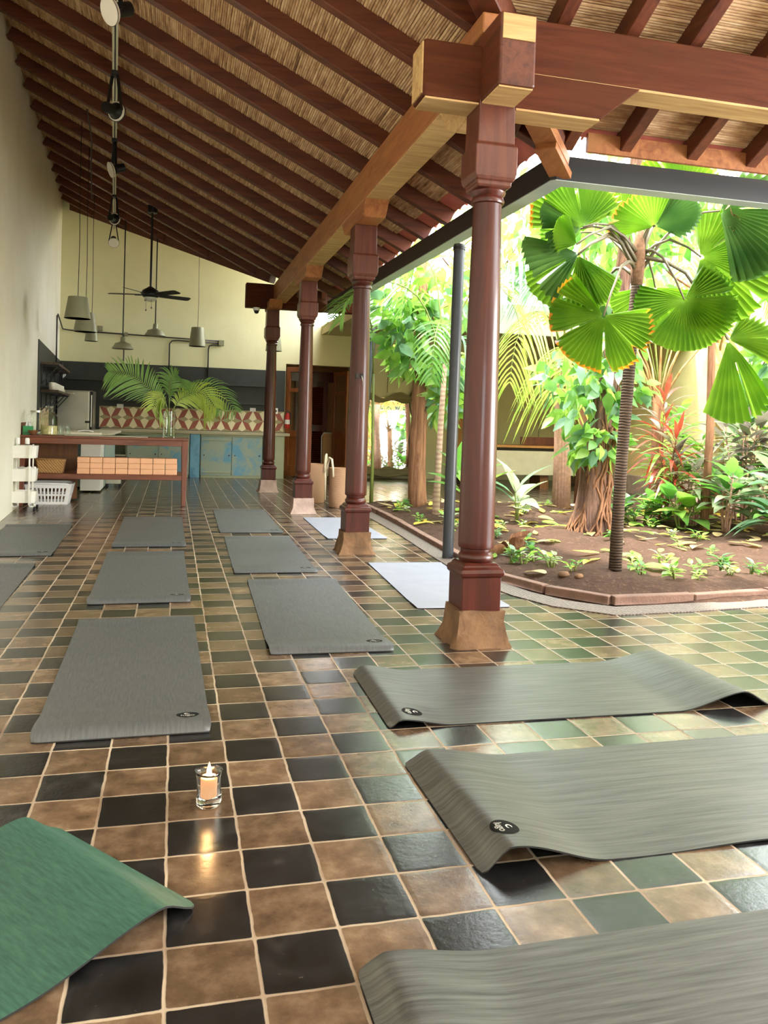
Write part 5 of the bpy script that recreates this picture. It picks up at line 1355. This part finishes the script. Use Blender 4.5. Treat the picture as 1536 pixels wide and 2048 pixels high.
# -- tree wrapped in vine roots, leaning, with big leaves climbing it
t = thing('vine_tree', 'leaning thick trunk wrapped in roots and climbing leaves, behind the fan palm', 'tree', (4.5, 8.25, 0))
m = MB(); pts = [(0, 0, -.1), (.0, 0, .12), (.02, 0, .35), (.05, 0, .8), (.09, 0, 1.25), (.15, 0, 1.8), (.24, .02, 2.4), (.34, .05, 3.1), (.42, .1, 3.8), (.5, .1, 4.6)]
m.tube(pts, [.30, .22, .175, .15, .14, .12, .10, .09, .08, .06], 22)
def rough_tube(m, amt, g):
    m.v = [(x+g.uniform(-amt, amt), y+g.uniform(-amt, amt), z) for x, y, z in m.v]
rough_tube(m, .012, G); m.build('trunk', M['bark_grey'], t, smooth='all')
m = MB()
for k in range(34):
    a0 = G.uniform(0, 2*PI); tw = G.uniform(-2.2, 2.2); zt = G.uniform(.7, 1.9); P = []
    for j in range(12):
        z = zt*(1-j/11)-.03; i = 0
        cx = .02+.075*max(0, z-.1); rr = .165+.14*max(0, .35-z)/.35 - .02*z + G.uniform(-.008, .02)
        a = a0+tw*z+.12*math.sin(j*1.7+k); P.append((cx+rr*math.cos(a), rr*math.sin(a), max(z, -.02)))
    if G.random() < .6:
        e = Vector(P[-1]); o_ = Vector((e.x, e.y, 0)).normalized(); P += [tuple(e+o_*.15+Vector((0, 0, -.01))), tuple(e+o_*G.uniform(.25, .5)+Vector((G.uniform(-.1, .1), 0, -.02)))]
    r = G.uniform(.006, .017); m.tube(P, r, 6)
m.build('climbing_roots', M['bark_brown'], t, smooth='all')
m = MB(); g2 = random.Random(5)
cloud([((-.02, -.12, 1.05), (.32, .3, .2)), ((-.12, -.1, 1.4), (.42, .3, .28)), ((.15, -.1, 1.7), (.42, .3, .3)), ((.2, 0, 2.2), (.4, .35, .35)), ((-.3, 0, 1.75), (.35, .3, .3)), ((.35, 0, 2.7), (.5, .4, .4))], 460, .21, .12, g2, m, 3, .5)
m.build('climbing_leaves', [M['leaf_mid'], M['leaf_blue'], M['leaf_bright']], t, smooth='all')
m = MB(); cloud([((.5, .1, 4.0), (.9, .8, .5)), ((.1, .2, 3.6), (.7, .7, .4))], 330, .24, .11, g2, m, 2)
m.build('crown', [M['leaf_bright'], M['leaf_mid']], t, smooth='all')

def tree(name, label, loc, pts, rs, barkm, blobs, n, L, W, mats, seed, rough=.006, group=None, down=.35):
    g = random.Random(seed); t = thing(name, label, 'tree', loc, 0, group)
    m = MB(); m.tube(pts, rs, 16); rough_tube(m, rough, g); m.build('trunk', M[barkm], t, smooth='all')
    tw = MB()
    for c, r in blobs:
        a = Vector(pts[-2]).lerp(Vector(pts[-1]), g.uniform(.1, .9)); b = Vector(c)
        tw.tube([a, a.lerp(b, .5)+Vector((0, 0, -.08)), b], [.018, .012, .005], 6)
    tw.build('branches', M[barkm], t, smooth='all')
    f = MB(); cloud(blobs, n, L, W, g, f, len(mats), down); f.build('foliage', [M[k] for k in mats], t, smooth='all'); return t
tree('bark_tree', 'brown fibrous-barked tree just right of the second column', (3.38, 11.25, 0), [(.03, 0, -.05), (.02, 0, .15), (.0, 0, .6), (.01, 0, 1.3), (-.01, 0, 2.0), (0, 0, 2.7), (-.02, 0, 3.6)], [.17, .135, .125, .115, .09, .075, .06], 'bark_brown',
     [((-.36, -.2, 2.95), (.34, .3, .42)), ((-.3, -.3, 2.4), (.32, .3, .36)), ((-.22, -.2, 2.05), (.24, .25, .2)), ((.1, -.1, 3.3), (.6, .5, .5)), ((.4, 0, 2.9), (.4, .4, .4)), ((-.1, -.2, 2.6), (.4, .3, .3)), ((.35, -.1, 2.0), (.25, .25, .3)), ((.38, -.1, 1.5), (.22, .22, .25))], 560, .27, .13, ['leaf_bright', 'leaf_mid', 'leaf_bright', 'leaf_blue'], 3)
# -- cane palm with ringed pale stem
def palm(name, label, loc, stem, rs, barkm, fronds, mats, seed, group=None, L=.5, w=.03):
    g = random.Random(seed); t = thing(name, label, 'palm', loc, 0, group)
    m = MB(); m.tube(stem, rs, 14); m.build('stem', M[barkm], t, smooth='all')
    for k, (pts, n, ln, dr) in enumerate(fronds):
        a, b = MB(), MB(); pinnate(a, b, pts, n, ln, dr, w, r0=.012, start=.22, rnd=g)
        fr = a.build('frond', M[mats[k % len(mats)]], t, smooth='all'); b.build('midrib', M['stalk'], fr, smooth='all')
    return t
def arch(base, dx, dy, up, drop):
    b = Vector(base); return [b, b+Vector((dx*.25, dy*.25, up*.8)), b+Vector((dx*.6, dy*.6, up)), b+Vector((dx*.9, dy*.9, up-drop*.4)), b+Vector((dx, dy, up-drop))]
T0 = (.06, 0, 1.95)
palm('cane_palm', 'slender ringed cane palm between the second column and the charcoal downpipe', (3.36, 10.25, 0), [(0, 0, -.05), (.0, 0, .1), (.01, 0, .6), (.03, 0, 1.3), (.06, 0, 2.0)], [.075, .05, .042, .038, .03], 'cane_trunk',
     [(arch(T0, -1.5, -.5, 1.0, .55), 26, .5, .45), (arch(T0, .9, -.4, 1.1, .9), 26, .5, .5), (arch(T0, .3, -.5, 1.6, .5), 26, .5, .35), (arch(T0, -.5, .4, 1.4, .7), 24, .5, .4), (arch(T0, .25, -.35, .35, .75), 20, .38, .6), (arch(T0, -.4, -.7, .5, .7), 20, .4, .5)], ['frond_dark', 'frond_light', 'frond_light', 'leaf_mid', 'leaf_blue', 'leaf_mid'], 11)
# palm frond that pokes into the hall left of the second column comes off this one
palm('areca_palm', 'bushy palm behind the gutter whose frond tip shows left of the second column', (2.80, 11.55, 0), [(0, 0, -.05), (0, 0, .8), (-.03, 0, 1.9)], [.03, .022, .018], 'stalk',
     [([(-.03, 0, 1.9), (-.1, -.15, 2.5), (-.3, -.45, 2.82), (-.58, -.85, 2.80), (-.88, -1.25, 2.5)], 26, .36, .35)], ['frond_dark'], 12)
# -- clump of pinkish dead-looking stems with long hanging leaflets
t = thing('weeping_palm', 'clump of pinkish palm stems with long hanging leaflets in front of the terrace counter', 'palm', (5.70, 11.35, 0))
m = MB()
for k in range(16):
    a = 2*PI*k/16; r0 = .11; m.tube([(r0*math.cos(a), r0*math.sin(a), -.05), (.095*math.cos(a)-.01, .095*math.sin(a), .8), (.085*math.cos(a)-.05, .085*math.sin(a), 1.7), (.12*math.cos(a)-.06, .1*math.sin(a), 2.3)], [.034, .03, .026, .015], 7)
m.build('stems', M['stem_pink'], t, smooth='all')
for k, (pts, n, ln, dr, mt) in enumerate([(arch((-.05, -.1, 2.1), -1.15, -.6, .75, 1.05), 24, .75, 1.0, 'frond_light'), (arch((-.05, -.1, 2.2), -.8, -.5, 1.5, .6), 24, .7, .9, 'leaf_blue'), (arch((-.05, 0, 2.2), -.3, -.5, 1.7, .6), 24, .7, .9, 'leaf_pale'), (arch((0, 0, 2.2), .5, -.3, 1.3, .9), 24, .65, .9, 'frond_light'), (arch((-.06, -.1, 1.8), -.5, -.9, .55, .75), 18, .8, 1.1, 'frond_light'), (arch((-.1, -.05, 2.2), -1.3, -.2, 1.4, .5), 24, .7, 1.0, 'leaf_blue'), (arch((-.05, -.1, 2.0), -.35, -.7, .35, .3), 14, .95, 1.2, 'frond_light')]):
    a, b = MB(), MB(); pinnate(a, b, pts, n, ln, dr, .034, r0=.014, start=.25, rnd=G, vplane=.1, fwd=.5)
    fr = a.build('frond', M[mt], t, smooth='all'); b.build('midrib', M['stalk'], fr, smooth='all')
# -- two rough palms by the yellow wall
def stubpalm(label, loc, h, r, barkm, npet, seed, lean=.05):
    g = random.Random(seed); t = thing('rough_palm', label, 'palm', loc, 0)
    m = MB(); m.tube([(0, 0, -.05), (lean*.3, 0, h*.3), (lean*.6, 0, h*.65), (lean, 0, h)], [r*1.3, r, r*.9, r*.95], 14); rough_tube(m, .012, g); m.build('trunk', M[barkm], t, smooth='all')
    q = MB()
    for k in range(npet):
        a = 2*PI*k/npet+g.uniform(-.2, .2); o_ = g.uniform(.25, .6); q.tube([(lean+r*.6*math.cos(a), r*.6*math.sin(a), h-.12), (lean+o_*.5*math.cos(a), o_*.5*math.sin(a), h+.32), (lean+o_*1.1*math.cos(a), o_*1.1*math.sin(a), h+.75)], [.022, .014, .009], 6)
    q.build('leaf_stalks', M['bark_orange'], t, smooth='all')
    for k in range(5):
        a = 2*PI*k/5+g.uniform(-.3, .3); f, b = MB(), MB()
        pinnate(f, b, arch((lean, 0, h), 1.1*math.cos(a), 1.1*math.sin(a), 1.3, .8), 20, .45, .5, .03, rnd=g)
        fr = f.build('frond', M['leaf_bright' if k % 2 else 'frond_light'], t, smooth='all'); b.build('midrib', M['stalk'], fr, smooth='all')
stubpalm('rough brown palm trunk with a spray of tan leaf stalks at the yellow wall', (6.45, 10.0, 0), 1.75, .085, 'bark_brown', 9, 31, -.03)
stubpalm('peeling orange-tan palm trunk in the shrubs at the right', (7.42, 10.0, 0), 2.45, .105, 'bark_orange', 8, 32, -.12)
# -- trees above and behind, filling the gaps between the roofs
tree('courtyard_tree', 'airy bright-leaved tree rising behind the weeping palm', (6.4, 12.1, 0), [(0, 0, -.05), (.03, 0, 1.2), (-.05, 0, 2.6), (.0, 0, 4.2)], [.09, .075, .06, .04], 'bark_brown',
     [((-1.6, -.5, 4.5), (.9, .8, .6)), ((-.6, -.3, 4.3), (1.0, .8, .8)), ((.6, -.3, 4.6), (1, .8, .8)), ((-.4, -.5, 3.6), (.8, .6, .4)), ((1.3, -.2, 4.0), (.7, .6, .5))], 520, .24, .11, ['leaf_bright', 'leaf_mid', 'leaf_bright'], 41)
tree('courtyard_tree', 'leafy tree against the yellow wall with large bluish and bright leaves', (7.95, 9.2, 0), [(0, 0, -.05), (.03, 0, .9), (-.05, 0, 2.0), (.0, 0, 3.3)], [.09, .075, .06, .04], 'bark_grey',
     [((-.3, -.3, 3.4), (.7, .8, .6)), ((.1, -.5, 2.6), (.5, .7, .5)), ((-.5, -.4, 2.1), (.4, .5, .35)), ((-.2, .5, 4.2), (.8, .8, .6)), ((-.7, .1, 1.75), (.3, .4, .3))], 420, .26, .14, ['leaf_bright', 'leaf_blue', 'leaf_mid'], 42)
tree('courtyard_tree', 'tall leafy tree over the far garden corner', (4.75, 12.0, 0), [(0, 0, -.05), (.03, 0, 1.2), (.05, 0, 2.6), (.0, 0, 4.0)], [.08, .065, .05, .04], 'bark_grey',
     [((-.9, -.2, 3.9), (.7, .6, .6)), ((-.2, -.3, 3.4), (.6, .6, .5)), ((.4, -.2, 4.2), (.7, .6, .6)), ((-1.6, 0, 4.6), (.6, .6, .5))], 420, .22, .1, ['leaf_mid', 'leaf_bright', 'leaf_pale'], 43)
tree('courtyard_tree', 'tree with bright leaves above the right end of the gutter', (6.2, 8.6, 0), [(0, 0, -.05), (.03, 0, 1.2), (.0, 0, 2.6), (.05, 0, 3.6)], [.05, .045, .04, .03], 'bark_brown',
     [((-.3, .2, 3.9), (.8, .7, .5)), ((.6, .1, 3.6), (.7, .7, .5)), ((-.9, .3, 3.5), (.5, .5, .35))], 300, .24, .11, ['leaf_bright', 'leaf_mid'], 44)

# -- shrubs
def rosette(name, label, cat, loc, stems, n, L, W, mats, seed, group, stemm='stem_pink', curl=.5, zr=(.1, .9)):
    g = random.Random(seed); t = thing(name, label, cat, (loc[0], loc[1], soilz(loc[0], loc[1])), g.uniform(0, 6), group); s = MB(); f = MB()
    for (dx, dy, h) in stems:
        s.tube([(dx*.25, dy*.25, -.03), (dx*.6, dy*.6, h*.5), (dx, dy, h)], [.014, .011, .007], 6)
        for k in range(n):
            a = 2.399*k+g.uniform(-.3, .3); el = zr[0]+(zr[1]-zr[0])*(k/max(1, n-1)); z = h*(.55+.45*k/max(1, n-1))
            d = Vector((math.cos(a)*math.cos(el), math.sin(a)*math.cos(el), math.sin(el)))
            f.mi = g.randrange(len(mats)); p = Vector((dx*(.6+.4*z/h), dy*(.6+.4*z/h), z)); pe = p+d*L*.25
            s.tube([p, pe], .004, 5); leaf(f, pe, d, Vector((0, 0, 1))+rdir(g)*.25, L*g.uniform(.8, 1.15), W*g.uniform(.85, 1.15), g.uniform(curl*.6, curl*1.3), 5)
    s.build('stems', M[stemm], t, smooth='all'); f.build('leaves', [M[k] for k in mats], t, smooth='all'); return t
def S(g, n, sp, h0, h1): return [(g.uniform(-sp, sp), g.uniform(-sp, sp), g.uniform(h0, h1)) for _ in range(n)]
rosette('red_cordyline', 'red-leaved cordyline in front of the yellow wall, right of the fan palm trunk', 'shrub', (6.05, 9.3), [(0, 0, 1.55), (.22, -.1, 1.2), (-.25, -.05, 1.05), (.05, -.2, .75), (-.2, -.1, .6)], 26, .36, .055, ['leaf_red', 'leaf_red', 'leaf_plum', 'leaf_bright'], 51, None, 'bark_brown', .7, (-.1, 1.2))
SH = [('grey-green strap-leaved shrub beside the red cordyline', (6.35, 9.05), 4, .2, .55, .95, 14, .42, .075, ['leaf_plum', 'leaf_pale', 'leaf_mid']),
      ('tall plum-grey strap-leaved shrub under the orange-tan trunk', (6.95, 8.9), 5, .25, .8, 1.25, 15, .45, .10, ['leaf_plum', 'leaf_pale', 'leaf_plum']),
      ('dense grey-green shrub against the right picture edge', (7.3, 8.5), 6, .3, .6, 1.15, 14, .42, .11, ['leaf_pale', 'leaf_plum', 'leaf_mid']),
      ('pale silvery broad-leaved shrub at the right edge, nearest to the viewer', (6.75, 8.0), 6, .28, .3, .72, 12, .38, .13, ['leaf_pale', 'leaf_blue', 'leaf_pale']),
      ('silvery broad-leaved shrub standing in front of the plum-grey one', (6.3, 8.35), 5, .22, .3, .65, 11, .36, .12, ['leaf_pale', 'leaf_mid']),
      ('bluish shrub with flat oval leaves low at the right', (6.35, 7.65), 3, .18, .2, .36, 8, .34, .17, ['leaf_blue', 'leaf_mid']),
      ('leafy green shrub filling the gap behind the plum-grey one', (7.6, 9.6), 6, .35, .7, 1.5, 14, .4, .13, ['leaf_mid', 'leaf_bright', 'leaf_blue']),
      ('green shrub at the yellow wall behind the cordyline', (7.0, 10.2), 6, .35, .6, 1.4, 14, .36, .12, ['leaf_bright', 'leaf_mid'])]
for i, (lab, loc, ns, sp, h0, h1, n, L, W, mats) in enumerate(SH):
    rosette('shrub', lab, 'shrub', loc, S(random.Random(60+i), ns, sp, h0, h1), n, L, W, mats, 70+i, 'shrubs along the yellow wall')
rosette('low_creeper', 'low dark green creeper at the foot of the yellow wall', 'ground plant', (5.75, 9.2), S(random.Random(81), 9, .42, .1, .36), 9, .17, .12, ['leaf_dark', 'leaf_mid'], 82, None, 'stalk', .3)
rosette('arum_plant', 'green arum with broad upright leaves below the red cordyline', 'ground plant', (6.0, 8.75), S(random.Random(83), 3, .15, .2, .4), 6, .34, .2, ['leaf_mid', 'leaf_bright'], 84, None, 'stalk', .35)
rosette('arum_plant', 'bright broad-leaved plant behind the foot of the charcoal downpipe', 'ground plant', (3.55, 9.5), [(0, 0, .35), (.1, .1, .5)], 5, .5, .22, ['leaf_mid', 'leaf_bright'], 85, None, 'stalk', .35, (.5, 1.2))
rosette('arum_plant', 'pale broad-leaved plant right of the nearest column shaft', 'ground plant', (4.1, 9.3), [(0, 0, .25), (.1, -.1, .4)], 5, .42, .2, ['leaf_blue', 'leaf_pale'], 86, None, 'stalk', .35, (.3, 1.1))
# seedlings dotted over the soil: a few models, then copies
protos = []
for k in range(5):
    g = random.Random(90+k)
    protos.append(rosette('seedling', 'small green seedling growing on the bare soil', 'seedling', (4, 7), S(g, 2+k % 3, .09, .05, .16), 5, .12, .075, [['leaf_mid', 'leaf_bright'], ['leaf_bright', 'leaf_pale'], ['leaf_mid', 'leaf_blue']][k % 3], 95+k, 'seedlings on the soil', 'stalk', .35, (.1, .8)))
def garden_ok(x, y): return x > 2.75 and y > 5.22 and x+y > 8.55 and x < 8.4 and y < 11.8
spots = [(3.05, 5.85), (3.1, 6.3), (2.85, 6.6), (3.6, 5.75), (3.75, 5.5), (3.9, 5.45), (4.3, 5.6), (4.6, 5.75), (5.0, 6.0), (3.0, 7.0), (3.3, 7.3), (2.95, 7.6), (3.3, 8.0), (3.0, 8.6), (3.6, 8.6), (2.95, 9.6), (3.0, 10.4), (3.15, 10.9), (3.9, 6.4)]
while len(spots) < 52:
    x, y = G.uniform(2.8, 7), G.uniform(5.3, 11.6)
    if garden_ok(x, y): spots.append((x, y))
for i, (x, y) in enumerate(spots):
    o = protos[i] if i < 5 else dup(protos[i % 5])
    o.location = (x, y, soilz(x, y)-.004); o.rotation_euler = (0, 0, G.uniform(0, 6)); s_ = G.uniform(.4, .8); o.scale = (s_, s_, s_)
# fallen leaves
fl = {}
def fallen(kind, x, y, s_):
    lab = {'leaf_yellow': 'yellow fallen leaf lying on the garden soil', 'leaf_litter': 'dry tan fallen leaf lying on the garden soil', 'leaf_bright': 'fresh green fallen leaf lying on the garden soil'}[kind]
    key = (kind, G.randrange(3))
    if key not in fl:
        m = MB(); leaf(m, (-.08, 0, .012), (1, 0, .08*key[1]), (.05, .1-.1*key[1], 1), .19, .075+.012*key[1], [-.12, .1, .2][key[1]], 6)
        o = solo(m, 'fallen_leaf', M[kind], lab, 'fallen leaf', {'leaf_yellow': 'yellow fallen leaves', 'leaf_litter': 'dry fallen leaves', 'leaf_bright': 'green fallen leaves'}[kind], smooth='all'); fl[key] = o
    else:
        o = fl[key].copy(); COL.objects.link(o)
    o.location = (x, y, soilz(x, y)+.004); o.rotation_euler = (G.uniform(-.12, .12), G.uniform(-.12, .12), G.uniform(0, 6.28)); o.scale = (s_, s_, s_)
n = 0
while n < 270:
    x, y = G.uniform(2.8, 7.6), 5.3+6.3*G.random()**.75
    if not garden_ok(x, y): continue
    if y < 7 and G.random() < .45: continue
    fallen('leaf_yellow' if G.random() < .45 else ('leaf_litter' if G.random() < .55 else 'leaf_bright'), x, y, G.uniform(.6, 1.35)); n += 1
# pebbles and two stones at the bed edge
for i, (x, y, r) in enumerate([(2.93, 5.75, .045), (2.99, 5.62, .035)]):
    m = MB(); m.lathe([(.0001, -r*.5), (r*.8, -r*.3), (r, 0), (r*.7, r*.5), (.0001, r*.62)], n=14, wob=lambda a, z: 1+.15*math.sin(2*a+1)); o = solo(m, 'stone', M['stone'], ['larger grey-brown stone at the edge of the planting bed', 'smaller grey-brown stone at the edge of the planting bed'][i], 'stone', smooth='all'); o.location = (x, y, soilz(x, y)+r*.2)
m = MB(); g = random.Random(7)
t = thing('dry_leaf_heap', 'crumpled dry brown leaves heaped right of the nearest column', 'dry leaves', (3.05, 7.05, soilz(3.05, 7.05)))
for i in range(7): leaf(m, (g.uniform(-.05, .05), g.uniform(-.05, .05), .02+.02*i), rdir(g, 0, .8), rdir(g, 0, 1), .17, .1, .5, 5)
m.build('leaves', M['bark_brown'], t, smooth='all')
